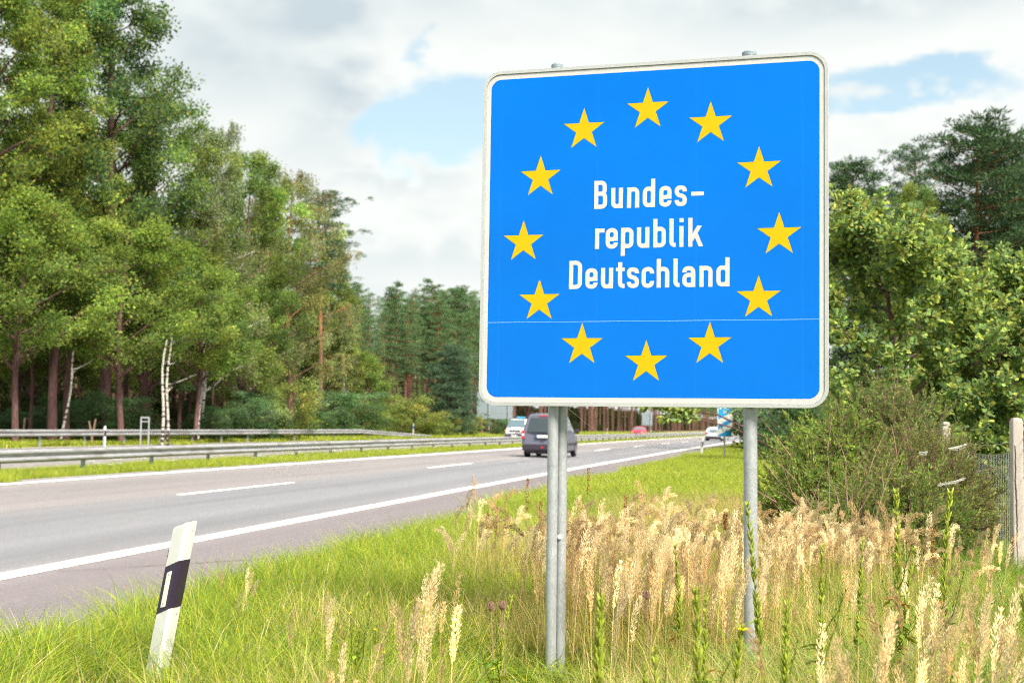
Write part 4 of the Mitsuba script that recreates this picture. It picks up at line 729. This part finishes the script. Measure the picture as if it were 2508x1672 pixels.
# ---------------------------------------------------------------- concrete post and wire mesh fence
FP = [(2.62, 8.6), (4.585, 12.9), (5.50, 18.0), (6.42, 22.9), (7.3, 27.8)]; ftop = [1.66, 1.63, 1.62, 1.6, 1.6]; FP[0] = (3.75, 8.1)
def fence():
    k = 'mesh_fence'
    for i, ((x, y), zt) in enumerate(zip(FP, ftop)):
        if i == 0: continue
        g = float(gz(x, y)); m = np.array(rrect(-.052, -.052, .052, .052, .018).exterior.coords)[:-1]; n = len(m); lev = [(g - .4, 1.1), (g + .9, 1.0), (zt - .03, .95), (zt, .74)]; v = np.vstack([np.column_stack([m*s + [x, y], np.full(n, z_)]) for z_, s in lev] + [[x, y, zt + .004]]); f = []
        for L in range(3):
            for j in range(n): a, b = L*n + j, L*n + (j + 1) % n; f += [(a, b, b + n), (a, b + n, a + n)] if Polygon(m).exterior.is_ccw else [(a, b + n, b), (a, a + n, b + n)]
        f += [(3*n + j, 3*n + (j + 1) % n, 4*n) for j in range(n)]; put(sub(k, 'post'), (v, np.array(f)), 'concrete', smooth=35)
        if i == 1:
            zz = np.linspace(g + .35, zt - .24, 46); rng = np.random.default_rng(4); xx = x - .018 + np.cumsum(rng.normal(0, .0022, 46)); pts = np.column_stack([xx, np.full(46, y - .0535), zz]); put(k + '__crack', tube(pts, np.clip(.004 + .0035*np.sin(np.linspace(0, 3.1, 46)), .002, 1), 5), 'groove_dark', smooth=True); labels[k + '__crack'] = {'label': 'dark brown crack running down the nearest concrete post'}
    for i in range(len(FP) - 1):
        a, b = np.array(FP[i]), np.array(FP[i + 1]); d = b - a; ln = np.linalg.norm(d); off = np.array([d[1], -d[0]])/ln*.058
        g0, g1 = float(gz(*a)), float(gz(*b)); hs = (1.50, 1.40, 1.15, .9, .62, .34, .06); w = []
        for j, h in enumerate(hs):
            t = np.linspace(0, 1, 13)[:, None]; p = np.column_stack([a + d*t + off, g0 + (g1 - g0)*t[:, 0] + h - (.10 if j < 2 else .06)*4*t[:, 0]*(1 - t[:, 0])]); w.append(tube(p, .0022 if j else .0028, 5))
        put(sub(k, 'line_wire'), cat(w), 'wire', smooth=True); w = []
        for t in np.arange(.01, .995, .105/ln): q = a + d*t + off; gg = g0 + (g1 - g0)*t; s = .10*4*t*(1 - t); w.append(tube([[q[0], q[1], gg + .05], [q[0], q[1], gg + 1.40 - s]], .0017, 4))
        q_ = put(sub(k, 'stay_wires'), cat(w), 'wire', smooth=True); labels[q_] = {'kind': 'stuff'}
    lab(k, 'fence of grey concrete posts and wire mesh at the right edge of the verge', 'fence')
fence()
for i, (px, py, Z, L, a) in enumerate(((2345, 1093, 13.4, .17, .25), (2330, 1180, 13.0, .24, .28), (2260, 1108, 13.6, .08, .1))):
    rng = np.random.default_rng(i); c = P(px, py, Z); w = []
    for j in range(7): o = rng.normal(0, .006, 3); w.append(tube([c + o + [-L/2, 0, -L*a/2 + rng.normal(0, .008)], c + o*2 + [0, -.02, -.006], c + o + [L/2, 0, L*a/2 + rng.normal(0, .008)]], .0016, 3))
    k = name('cobweb'); put(k, cat(w), 'web_silk'); lab(k, ('pale cobweb strands near the top of the olive bush by the fence', 'longest pale cobweb slanting across the olive bush by the fence', 'short cobweb at the left of the olive bush')[i], 'web_silk')

# ---------------------------------------------------------------- vehicles (x forward, y left, z up)
def loft(st):
    """st: per station (x per point or number, bottom z, waist z, belt z, roof z, half widths bottom, waist, belt, roof)"""
    rows = []
    for x, zb, zw, zl, zr, wb, ww, wl, wr in st:
        h = [(0, zb), (wb*.9, zb), (wb, zb + .05), (ww, zw), (wl, zl), (wr + (wl - wr)*.16, zr - (zr - zl)*.16), (wr - .06, zr - .012), (wr*.5, zr + .012), (0, zr + .02)]
        p = [(y, z) for y, z in h] + [(-y, z) for y, z in h[-2:0:-1]]; X = np.asarray(x, float) if np.ndim(x) else None
        xs = [float(x)]*len(p) if X is None else list(np.interp([z for _, z in p], [zb, zl, zr], X)); rows.append([(a, y, z) for a, (y, z) in zip(xs, p)])
    n = len(rows[0]); v = np.array(rows, float).reshape(-1, 3); f = []
    for i in range(len(rows) - 1):
        for j in range(n): a, b = i*n + j, i*n + (j + 1) % n; f += [(a, b, b + n), (a, b + n, a + n)]
    c0, c1 = len(v), len(v) + 1; v = np.vstack([v, v[:n].mean(0), v[-n:].mean(0)]); L = (len(rows) - 1)*n
    f += [(j, c0, (j + 1) % n) for j in range(n)] + [(L + j, L + (j + 1) % n, c1) for j in range(n)]; f = np.array(f)
    m = trimesh.Trimesh(v, f, process=False); return (v, f if m.volume > 0 else f[:, ::-1]), np.array(rows)
def sidepane(rows, x0, x1, t0, t1, side, off=.008):
    """pane on the side between the belt (t=0) and the roof edge (t=1)"""
    def at(x, t, i4, i5): a = np.array([np.interp(x, rows[:, i4, 0], rows[:, i4, k]) for k in range(3)]); b = np.array([np.interp(x, rows[:, i5, 0], rows[:, i5, k]) for k in range(3)]); return a + (b - a)*t
    g = np.array([[at(x, t, 4, 5) for t in np.linspace(t0, t1, 4)] for x in np.linspace(x0[0], x1[0], 6)]) if np.ndim(x0) == 0 else np.array([[at(x0[0] + (x0[1] - x0[0])*(t - t0)/(t1 - t0) + ((x1[0] + (x1[1] - x1[0])*(t - t0)/(t1 - t0)) - (x0[0] + (x0[1] - x0[0])*(t - t0)/(t1 - t0)))*s, t, 4, 5) for t in np.linspace(t0, t1, 4)] for s in np.linspace(0, 1, 6)])
    v = g.reshape(-1, 3) + [0, off, .002]; i, j = np.meshgrid(np.arange(5), np.arange(3), indexing='ij'); a = (i*4 + j).ravel(); f = np.vstack([np.stack([a, a + 4, a + 5], 1), np.stack([a, a + 5, a + 1], 1)])
    return v*[1, side, 1], f
def quad(pts, bulge=0.0, nx=6, ny=4):
    a, b, c, d = [np.array(p, float) for p in pts]; s, t = np.meshgrid(np.linspace(0, 1, nx), np.linspace(0, 1, ny), indexing='ij'); g = (a[None, None]*((1 - s)*(1 - t))[..., None] + b*(s*(1 - t))[..., None] + c*(s*t)[..., None] + d*((1 - s)*t)[..., None]); g[..., 0] += bulge*4*s*(1 - s)
    i, j = np.meshgrid(np.arange(nx - 1), np.arange(ny - 1), indexing='ij'); q = (i*ny + j).ravel(); return g.reshape(-1, 3), np.vstack([np.stack([q, q + ny, q + ny + 1], 1), np.stack([q, q + ny + 1, q + 1], 1)])
def rbox(x0, x1, y0, y1, z0, z1, r=.02):
    m = m3.Manifold.cube((x1 - x0 - 2*r, y1 - y0 - 2*r, z1 - z0 - 2*r)).translate((x0 + r, y0 + r, z0 + r)); s = m3.Manifold.sphere(r, 12); mm = (m.minkowski_sum(s)).to_mesh(); return np.array(mm.vert_properties[:, :3]), np.array(mm.tri_verts)
def cyl_y(cx, cz, y0, y1, r, n=28, r2=None):
    return tube([[cx, y0, cz], [cx, y0 + (y1 - y0)*.12, cz], [cx, y1 - (y1 - y0)*.12, cz], [cx, y1, cz]], [r*.92, r, r, r*.92], n)
def carve(mesh, wheels, R, W):
    m = m3.Manifold(m3.Mesh(np.asarray(mesh[0], np.float32), np.asarray(mesh[1], np.uint32)))
    if m.is_empty(): return mesh
    for x, z in wheels:
        for s in (-1, 1): c = m3.Manifold.cylinder(.34, R, R, 32).rotate((90, 0, 0)).translate((x, s*W + (.34 if s > 0 else 0) - (.06 if s > 0 else -.06), z)); m = m - c
    q = m.to_mesh(); return np.array(q.vert_properties[:, :3]), np.array(q.tri_verts)
class Car:
    def __init__(self, base, u, v, turn): self.k = name(base); self.M = rotz(math.pi/2 - head(u) + turn); self.O = rp(u, v, .004)
    def put(self, part, mesh, bsdf, smooth=32):
        key = sub(self.k, part); put(key, xf(mesh, self.M, self.O), bsdf, smooth); return key
    def wheel(self, x, y, r=.315, w=.20):
        s = 1 if y > 0 else -1; k = self.put('wheel', cat([(lambda t: t)(cyl_y(x, r, y - s*w, y, r))]), 'tyre', 40); put(sub(k, 'rim'), xf(cat([cyl_y(x, r, y - s*.03, y + s*.006, r*.64)] + [bx(x - .025, x + .025, min(y + s*.006, y + s*.016), max(y + s*.006, y + s*.016), r - r*.58, r + r*.58)]), self.M, self.O), 'rim_metal', 40)
def caddy():
    c = Car('van', 58.6, 9.95, 0.0); W = .89
    st = [([-.02, .0, .20], .30, .62, 1.02, 1.76, .80, .84, .84, .60), ([.02, .05, .27], .27, .62, 1.02, 1.80, .84, .885, .87, .655), (.55, .25, .62, 1.03, 1.83, .86, .895, .875, .68), (1.6, .24, .62, 1.03, 1.845, .86, .895, .875, .69), (2.4, .24, .62, 1.02, 1.81, .86, .895, .87, .675), (2.8, .24, .62, 1.01, 1.62, .86, .895, .865, .66), (3.3, .24, .62, 1.0, 1.20, .86, .89, .85, .72), (3.55, .24, .60, .97, 1.06, .86, .88, .83, .74), (4.1, .26, .56, .84, .92, .83, .86, .80, .70), (4.36, .30, .52, .70, .76, .72, .78, .72, .60)]
    m, rows = loft(st); m = carve(m, ((.72, .32), (3.42, .32)), .375, W); c.put('body', m, 'paint_grey', 28)
    c.put('rear_window', quad([(-.028, .67, 1.06), (-.028, -.67, 1.06), (.150, -.545, 1.66), (.150, .545, 1.66)], -.02), 'car_glass', True)
    k = c.put('tailgate', cat([bx(-.034, -.012, y0, y1, .50, 1.70) for y0, y1 in ((-.772, -.762), (.762, .772))]), 'dark_plastic', False)
    for s in (-1, 1):
        for zz0, zz1, mt in ((1.0, 1.13, 'lamp_red'), (.90, .995, 'lamp_clear'), (.78, .895, 'lamp_red')):
            c.put('tail_light', rbox(-.05, .05, *sorted((s*.775, s*.885)), zz0, zz1, .018), mt)
        c.put('side_window', sidepane(rows, (.42, .55), (1.25, 1.22), .08, .92, s), 'car_glass', True); c.put('side_window', sidepane(rows, (1.33, 1.31), (2.1, 2.02), .08, .92, s), 'car_glass', True); c.put('side_window', sidepane(rows, (2.18, 2.12), (3.05, 2.5), .08, .90, s), 'car_glass', True)
        c.put('mirror', rbox(2.72, 2.86, *sorted((s*.93, s*1.12)), 1.0, 1.2, .04), 'dark_plastic'); c.put('mirror_arm', bx(2.76, 2.82, *sorted((s*.84, s*.95)), 1.02, 1.07), 'dark_plastic', False)
        c.put('side_moulding', bx(1.15, 3.0, *sorted((s*.886, s*.905)), .52, .60), 'dark_plastic', False)
        for x in (.72, 3.42): c.wheel(x, s*.875)
        c.put('roof_rail', tube([[.5, s*.60, 1.86], [.6, s*.60, 1.89], [2.2, s*.60, 1.88], [2.3, s*.60, 1.84]], .014, 8), 'dark_plastic')
    c.put('bumper', rbox(-.13, .2, -.85, .85, .30, .56, .045), 'dark_plastic'); c.put('bumper_ledge', rbox(-.14, .1, -.84, .84, .545, .58, .012), 'paint_grey')
    c.put('brake_light', rbox(.155, .22, -.17, .17, 1.715, 1.755, .012), 'lamp_red'); c.put('plate_recess', bx(-.04, -.02, -.31, .31, .79, .97), 'dark_plastic', False); k = c.put('licence_plate', bx(-.05, -.041, -.26, .26, .83, .94), 'plate_white', False)
    put(sub(k, 'blue_strip'), xf(bx(-.0535, -.0505, .215, .257, .833, .937), c.M, c.O), 'beacon_blue', False); c.put('handle', rbox(-.05, -.02, -.1, .1, .70, .735, .01), 'dark_plastic'); c.put('tow_cover', rbox(-.15, -.12, -.05, .05, .40, .46, .012), 'lamp_red'); c.put('exhaust', tube([[-.08, .35, .25], [.4, .35, .27]], .03, 10), 'dark_plastic'); c.put('underbody', bx(.1, 4.1, -.7, .7, .17, .32), 'dark_plastic', False); c.put('spare_wheel', rbox(-.02, .5, -.25, .2, .15, .3, .03), 'dark_plastic')
    c.put('wiper', tube([[-.04, -.1, 1.05], [-.025, .2, 1.09]], .01, 6), 'dark_plastic'); lab(c.k, 'dark grey high-roofed van seen from behind, partly hidden by the left sign post', 'van')
caddy()
def transporter():
    c = Car('police_van', 128.5, 24.55, math.pi)
    st = [([0, 0, .12], .32, .7, 1.15, 1.86, .82, .88, .86, .72), (.2, .28, .7, 1.15, 1.92, .86, .92, .9, .76), (2.8, .28, .7, 1.15, 1.93, .86, .92, .9, .76), (3.35, .28, .7, 1.14, 1.86, .86, .92, .89, .73), (3.95, .28, .7, 1.12, 1.20, .86, .92, .87, .80), (4.2, .28, .66, 1.02, 1.10, .86, .90, .85, .74), (4.62, .30, .60, .90, .97, .82, .87, .82, .68), (4.70, .36, .58, .80, .86, .74, .80, .76, .62)]
    m, rows = loft(st); m = carve(m, ((.95, .34), (3.85, .34)), .4, .9); c.put('body', m, 'paint_white', 28)
    c.put('windscreen', quad([(3.97, -.78, 1.25), (3.97, .78, 1.25), (3.42, .68, 1.865), (3.42, -.68, 1.865)], .03), 'light_glass', True); c.put('blue_panel', rbox(4.2, 4.70, -.82, .82, .5, .97, .05), 'paint_slate'); c.put('lower_bumper', rbox(4.3, 4.80, -.86, .86, .30, .62, .06), 'paint_slate')
    c.put('grille', bx(4.68, 4.715, -.45, .45, .80, .88), 'dark_plastic', False); c.put('air_intake', bx(4.79, 4.81, -.5, .5, .55, .62), 'dark_plastic', False); c.put('licence_plate', bx(4.80, 4.815, -.26, .26, .40, .51), 'plate_white', False); c.put('bonnet_panel', quad([(4.24, -.7, 1.085), (4.24, .7, 1.085), (4.02, .74, 1.185), (4.02, -.74, 1.185)]), 'light_glass', True)
    for s in (-1, 1):
        c.put('headlight', rbox(4.60, 4.735, *sorted((s*.50, s*.80)), .76, .97, .03), 'headlamp_lit'); c.put('indicator', rbox(4.58, 4.71, *sorted((s*.80, s*.885)), .76, .95, .02), 'amber'); c.put('mirror', rbox(3.72, 3.84, *sorted((s*.96, s*1.12)), 1.2, 1.46, .03), 'dark_plastic')
        c.put('side_window', sidepane(rows, (2.75, 2.78), (3.85, 3.4), .06, .9, s), 'car_glass', True); c.put('side_window', sidepane(rows, (1.3, 1.32), (2.6, 2.6), .06, .9, s), 'car_glass', True); c.put('side_stripe', quad([(.3, s*.926, .62), (3.3, s*.926, .62), (3.3, s*.915, 1.0), (.3, s*.915, 1.0)]), 'paint_blue', True)
        for x in (.95, 3.85): c.wheel(x, s*.89, .33)
    c.put('light_bar', rbox(2.75, 3.05, -.16, .60, 1.98, 2.14, .05), 'paint_blue'); c.put('roof_rack', bx(3.0, 3.06, -.8, .7, 1.965, 1.985), 'dark_plastic', False); lab(c.k, 'white and blue van with a blue light on the roof coming towards the camera', 'van')
transporter()
def hatch(base, u, v, turn, paint, front, lb, h=1.46, L=4.2):
    c = Car(base, u, v, turn)
    st = [([.0, .06, .35], .34, .56, .92, h - .10, .74, .80, .78, .54), ([.05, .12, .55], .26, .56, .93, h - .03, .82, .87, .84, .58), (1.2, .22, .56, .93, h, .84, .885, .85, .60), (2.1, .22, .56, .93, h - .02, .84, .885, .85, .60), (2.55, .22, .56, .92, h - .14, .84, .885, .84, .60), (3.1, .22, .56, .91, 1.02, .84, .88, .82, .72), (3.5, .24, .54, .84, .90, .83, .87, .80, .68), (L - .12, .26, .5, .70, .76, .76, .82, .76, .62), (L, .30, .48, .62, .66, .66, .72, .68, .54)]
    m, rows = loft(st); m = carve(m, ((.72, .3), (L - .82, .3)), .345, .88); c.put('body', m, paint, 28)
    c.put('windscreen', quad([(3.10, -.72, 1.06), (3.10, .72, 1.06), (2.58, .58, h - .10), (2.58, -.58, h - .10)], .02), 'light_glass', True); c.put('rear_window', quad([(.09, .66, .95), (.09, -.66, .95), (.42, -.52, h - .12), (.42, .52, h - .12)], -.02), 'light_glass' if not front else 'car_glass', True)
    for s in (-1, 1):
        c.put('side_window', sidepane(rows, (.75, .95), (1.75, 1.7), .08, .9, s), 'car_glass', True); c.put('side_window', sidepane(rows, (1.85, 1.8), (2.9, 2.45), .08, .88, s), 'car_glass', True); c.put('mirror', rbox(2.55, 2.68, *sorted((s*.9, s*1.03)), .92, 1.05, .03), paint)
        c.put('headlight', rbox(L - .28, L - .05, *sorted((s*.48, s*.76)), .58, .72, .03), 'lamp_clear'); c.put('tail_light', rbox(-.01, .16, *sorted((s*.56, s*.80)), .72, .92, .03), 'lamp_red')
        for x in (.72, L - .82): c.wheel(x, s*.86, .3)
    c.put('grille', rbox(L - .04, L + .02, -.42, .42, .42, .55, .02), 'dark_plastic'); c.put('rear_bumper', rbox(-.08, .2, -.80, .80, .28, .5, .05), 'dark_plastic' if not front else paint); c.put('licence_plate', bx(-.095, -.082, -.26, .26, .52, .63) if not front else bx(L + .02, L + .033, -.26, .26, .34, .45), 'plate_white', False); c.put('underbody', bx(.3, L - .4, -.7, .7, .16, .3), 'dark_plastic', False)
    lab(c.k, lb, 'car')
hatch('car', 203, 23.2, math.pi, 'paint_red', True, 'small red car coming towards the camera in front of the far pine stand')
hatch('car', 150, 9.0, 0.0, 'paint_silver', False, 'silver car with red tail lights driving away behind the oak branch')

# ---------------------------------------------------------------- single plants in the foreground
def primrose(px, ytop, Z, lb, thick=1.0, flower=0, side=0, podded=True, ybase=None):
    """evening primrose: upright stem packed with green pods, narrow leaves below, sometimes a yellow flower"""
    k = name('evening_primrose'); rng = np.random.default_rng(int(px*7 + ytop)); b = PG(px, Z); tp = P(px, ytop, Z); h = float(tp[2] - b[2]); dx = rng.normal(0, .03); ln = rng.normal(0, .055, 2); t = np.linspace(0, 1, 8)
    ax = b + np.column_stack([dx*np.sin(3*t)*h + ln[0]*h*(t - 1), .02*np.sin(2.2*t + 1) + ln[1]*h*(t - 1), h*t]); at = lambda s: np.stack([np.interp(s, t, ax[:, j]) for j in range(3)], -1)
    v, f = tube(ax, np.linspace(.0055, .0028, 8)*thick, 6); put(k + '__stem', (v, f), 'pod', smooth=True, color=np.tile([.24, .25, .05], (len(v), 1)))
    n = int(95*thick**.5*min(1.0, h)); s = 1 - np.sort(rng.uniform(0, 1, n))*.52; az = np.arange(n)*2.4 + rng.normal(0, .3, n); o = np.stack([np.cos(az), np.sin(az), 0*az], -1); L = (.038*(1.06 - .35*(s - .5)*2))*thick**.6*rng.uniform(.8, 1.15, n); up = np.array([0, 0, 1.0]); ms, cl = [], []
    for i in range(n):
        c = at(s[i]) + o[i]*.004*thick; d = unit(o[i]*.42 + up); ss = unit(np.cross(d, o[i])); q = np.cross(ss, d); rr = L[i]*.155; g = np.linspace(0, 1, 4); rad = np.array([.7, 1.0, .8, .12])*rr; ring = np.array([[math.cos(a), math.sin(a)] for a in (0, 2.094, 4.189)])
        pv = (c + d*(L[i]*g)[:, None])[:, None] + rad[:, None, None]*(ring[None, :, :1]*ss + ring[None, :, 1:]*q); fv = [[a*3 + j, a*3 + (j + 1) % 3, (a + 1)*3 + (j + 1) % 3] for a in range(3) for j in range(3)] + [[a*3 + j, (a + 1)*3 + (j + 1) % 3, (a + 1)*3 + j] for a in range(3) for j in range(3)]
        ms.append((pv.reshape(-1, 3), np.array(fv))); cl.append(np.tile(np.array([.24, .30, .032])*math.exp(rng.normal(0, .22))*(1 + .25*(s[i] - .7)), (12, 1)))
    put(k + '__seed_pods', cat(ms), 'pod', smooth=True, color=np.vstack(cl))
    m = 16 + 10*side; s = rng.uniform(.08, .62, m); az = rng.uniform(0, 6.28, m); o = np.stack([np.cos(az), np.sin(az), rng.uniform(-.25, .5, m)], -1); nn = unit(np.stack([0*az, 0*az, 0*az + 1], -1) + rng.normal(0, .25, (m, 3))); L = rng.uniform(.055, .12, m)
    a1 = leaves(at(s), o, nn, L*.6, L*.26); c2 = at(s) + unit(o)*(L*.42)[:, None]; a2 = leaves(c2, unit(o + [0, 0, -.55]), nn, L*.6, L*.22); col = pick(rng, m, [(.20, .32, .04), (.32, .37, .04), (.50, .22, .05), (.15, .26, .04)], (4, 3, .8, 2)); put(k + '__leaf_set', cat([a1, a2]), 'weed', color=np.vstack([np.repeat(col, 4, axis=0)]*2))
    for p_ in ('__seed_pods', '__leaf_set'): labels[k + p_] = {'kind': 'stuff'}
    for i in range(side):
        s0 = rng.uniform(.3, .65); a = rng.uniform(0, 6.28); q0 = at(s0); e = q0 + np.r_[math.cos(a)*.11, math.sin(a)*.11, rng.uniform(.16, .32)]; v, f = tube(limb(rng, q0, e, -.06, 4), np.array([.003, .0028, .002, .0015]), 5, cap=False); g = np.linspace(.3, 1, 16)[:, None]; c = q0 + (e - q0)*g; az = np.arange(16)*2.4; lf = leaves(c, np.stack([np.cos(az)*.6, np.sin(az)*.6, 1 + 0*az], -1), np.stack([np.cos(az), np.sin(az), 0*az], -1), np.full(16, .024), np.full(16, .008)); mm = cat([(v, f), lf]); put(sub(k, 'side_shoot'), mm, 'weed', color=np.tile([.14, .20, .03], (len(mm[0]), 1)))
    for i in range(flower):
        c = at(.985) + np.r_[.006, -.012, .004]; pt = []
        for a in np.arange(4)*1.5708 + .4:
            d = np.array([math.cos(a), math.sin(a)*.8 - .35, .45]); gq = [c, c + d*.009 + [-.009*math.sin(a), .009*math.cos(a), .003], c + d*.019 + [-.012*math.sin(a), .012*math.cos(a), .002], c + d*.016 + [0, 0, -.001], c + d*.019 + [.012*math.sin(a), -.012*math.cos(a), .002], c + d*.009 + [.009*math.sin(a), -.009*math.cos(a), .003]]; pt.append((np.array(gq), np.array([[0, 1, 3], [1, 2, 3], [0, 3, 5], [3, 4, 5]])))
        put(sub(k, 'flower'), cat(pt), 'petal_yellow', smooth=False)
    lab(k, lb, 'plant')
for a in ((1715*PX, 1158*PX, 6.2, 'tallest green seed spike in front of the right sign post', 1.0, 0, 0), (1382*PX, 1372*PX, 4.7, 'thick dark green seed spike at the bottom edge right of the left sign post', 1.15, 0, 0), (1597*PX, 1352*PX, 4.9, 'thick olive seed spike at the bottom edge between the sign posts', 1.2, 0, 0), (1708*PX, 1437*PX, 5.0, 'green seed spike topped by a bright yellow flower before the right post', 1.0, 1, 0),
          (2055*PX, 1130*PX, 6.6, 'tall branching seed spike right of the right post, left one of the two tallest', 1.0, 0, 5), (2187*PX, 1127*PX, 6.4, 'tall yellow green seed spike nearest the concrete fence post', 1.05, 0, 2), (1806*PX, 1385*PX, 5.4, 'seed spike just right of the base of the right sign post', 1.1, 0, 2), (1890*PX, 1255*PX, 6.4, 'thin seed spike among tan grass right of the right post', .85, 0, 3), (1548*PX, 1250*PX, 7.2, 'small seed spike in the tan grass between the sign posts', .9, 0, 0),
          (1505*PX, 1490*PX, 4.9, 'short seed spike at the bottom edge left of the olive spike', .9, 0, 1), (1478*PX, 1515*PX, 5.2, 'shortest seed spike at the bottom edge beside the dark green spike', .8, 0, 0), (1625*PX, 1372*PX, 6.0, 'thin seed spike right behind the olive spike', .8, 0, 1), (2340*PX, 1360*PX, 5.2, 'seed spike at the right edge of the photo', 1.0, 0, 2), (1980*PX, 1240*PX, 7.0, 'slender green spike left of the branching spike', .75, 0, 2), (1182*PX, 1370*PX, 6.4, 'thin leafy spike left of the left sign post', .7, 0, 2), (850*PX, 1362*PX, 6.6, 'thin green spike in the grass beside small yellow flowers', .7, 0, 1), (2100*PX, 1262*PX, 6.9, 'slender spike between the two tallest spikes on the right', .75, 0, 2)): primrose(*a)
def wildflower(px, py, Z, lb):
    k = name('wildflower'); c = P(px, py, Z); b = PG(px, Z); b[0] += .02; v, f = tube(np.stack([b, (b + c)/2 + [.01, 0, .03], c]), .0014, 4); put(k + '__stem', (v, f), 'weed', color=np.tile([.12, .18, .03], (len(v), 1))); pt = []
    for a in np.arange(5)*1.2566: d = np.array([math.cos(a), math.sin(a) - .4, .6])*.010; s = np.array([-math.sin(a), math.cos(a), 0])*.006; pt.append((np.stack([c, c + d*.6 + s, c + d, c + d*.6 - s]), np.array([[0, 1, 2], [0, 2, 3]])))
    put(k + '__flower', cat(pt), 'petal_yellow', smooth=False); lab(k, lb, 'flower')
for px, py, Z, lb in ((805, 1408, 6.6, 'leftmost small yellow flower in the green grass left of the sign'), (862, 1446, 6.4, 'small yellow flower in the grass below the leftmost yellow one'), (966, 1441, 6.5, 'small yellow flower in the grass nearest the tan plumes'), (1521, 1334, 6.6, 'small yellow flower among tan grass between the sign posts'), (882, 1498, 6.0, 'lowest small yellow flower left of the sign posts'), (2115, 1420, 6.0, 'small yellow flower low in the tan grass on the right')): wildflower(px*PX, py*PX, Z, lb)
def seedhead(px, py, Z, lb, r=.022):
    k = name('wild_carrot'); rng = np.random.default_rng(int(px)); c = P(px, py, Z); b = PG(px, Z); put(k + '__stem', tube(np.stack([b, (b + c)/2 + [.02, 0, .03], c - [0, 0, r]]), .002, 5), 'wood_stake', smooth=True); n = 46; g = unit(rng.normal(0, 1, (n, 3)) + [0, 0, .3]); w = []
    for i in range(n): w.append(tube(np.stack([c - [0, 0, r], c + g[i]*r*.8*[1, 1, .7], c + g[i]*r*[.75, .75, .9] + [0, 0, .006]]), np.array([.0012, .0014, .0022]), 4))
    put(k + '__seed_head', cat(w), 'wood_stake', smooth=True); lab(k, lb, 'seed head')
for px, py, Z, lb in ((1128, 1393, 6.4, 'brown curled seed head left of the left sign post'), (1153, 1391, 6.5, 'paler brown seed head touching the curled one'), (1485, 1366, 6.8, 'round brown seed head between the sign posts')): seedhead(px*PX, py*PX, Z, lb)
def dock(px, ytop, Z, lb, h):
    k = name('dock_plant'); rng = np.random.default_rng(int(px*3)); tp = P(px, ytop, Z); b = PG(px, Z); t = np.linspace(0, 1, 5); ax = b + np.outer(t, tp - b) + np.column_stack([.01*np.sin(5*t), 0*t, 0*t]); put(k + '__stem', tube(ax, np.linspace(.0035, .0015, 5), 5), 'wood_stake', smooth=True); n = 150; s = 1 - rng.uniform(0, 1, n)**1.1*h/np.linalg.norm(tp - b); c = b + (tp - b)*s[:, None]; o = unit(rng.normal(0, 1, (n, 3))); v, f = leaves(c + o*.006, o, unit(rng.normal(0, 1, (n, 3))), np.full(n, .012), np.full(n, .010)); put(k + '__seeds', (v, f), 'weed', color=np.repeat(pick(rng, n, [(.34, .15, .06), (.24, .07, .045), (.42, .24, .10)], (3, 2, 2)), 4, axis=0)); lab(k, lb, 'plant')
for px, yt, Z, lb, h in ((1352, 1072, 13, 'rust brown dock spike just right of the left sign post by the road', .25), (1212, 1096, 12, 'rusty dock spike left of the double post by the road', .3), (1242, 1150, 11, 'dark rusty dock spike close to the left sign post', .2), (1121, 1175, 11, 'short rusty dock spike at the verge left of the left post', .2), (1140, 1155, 11.5, 'thin rusty dock spike beside the short one', .25), (18, 1465, 8.0, 'rusty dock spike at the lower left edge of the photo', .22), (1666, 1178, 8.6, 'dark red brown dock spike left of the right sign post', .09), (1437, 1140, 11, 'brown dock spike above the tan grass between the posts', .15), (2143, 1210, 8.5, 'orange brown dock spike before the olive bush', .3)): dock(px*PX, yt*PX, Z, lb, h)
def roadside():
    rng = np.random.default_rng(8)
    for i in range(46):
        u, v = rng.uniform(30, 75), rng.uniform(16.0, 17.2); c = rp(u, v); h = rng.uniform(.25, .42)
        if not inview(c[0], c[1], 0): continue
        k = name('white_wildflower'); w = tube(np.stack([c, c + [0, 0, h]]), .004, 4); g = rng.normal(0, .05, (9, 2)); hd = [tube(np.array([[c[0] + a, c[1] + b, c[2] + h - .005], [c[0] + a, c[1] + b, c[2] + h + .01]]), .022, 6) for a, b in g]; put(k + '__stem', w, 'verge_soil'); put(k + '__flower_head', cat(hd), 'letter_white'); lab(k, 'small white flower head in the median grass in front of the guardrail', 'flower', 'white flowers in the median')
roadside()
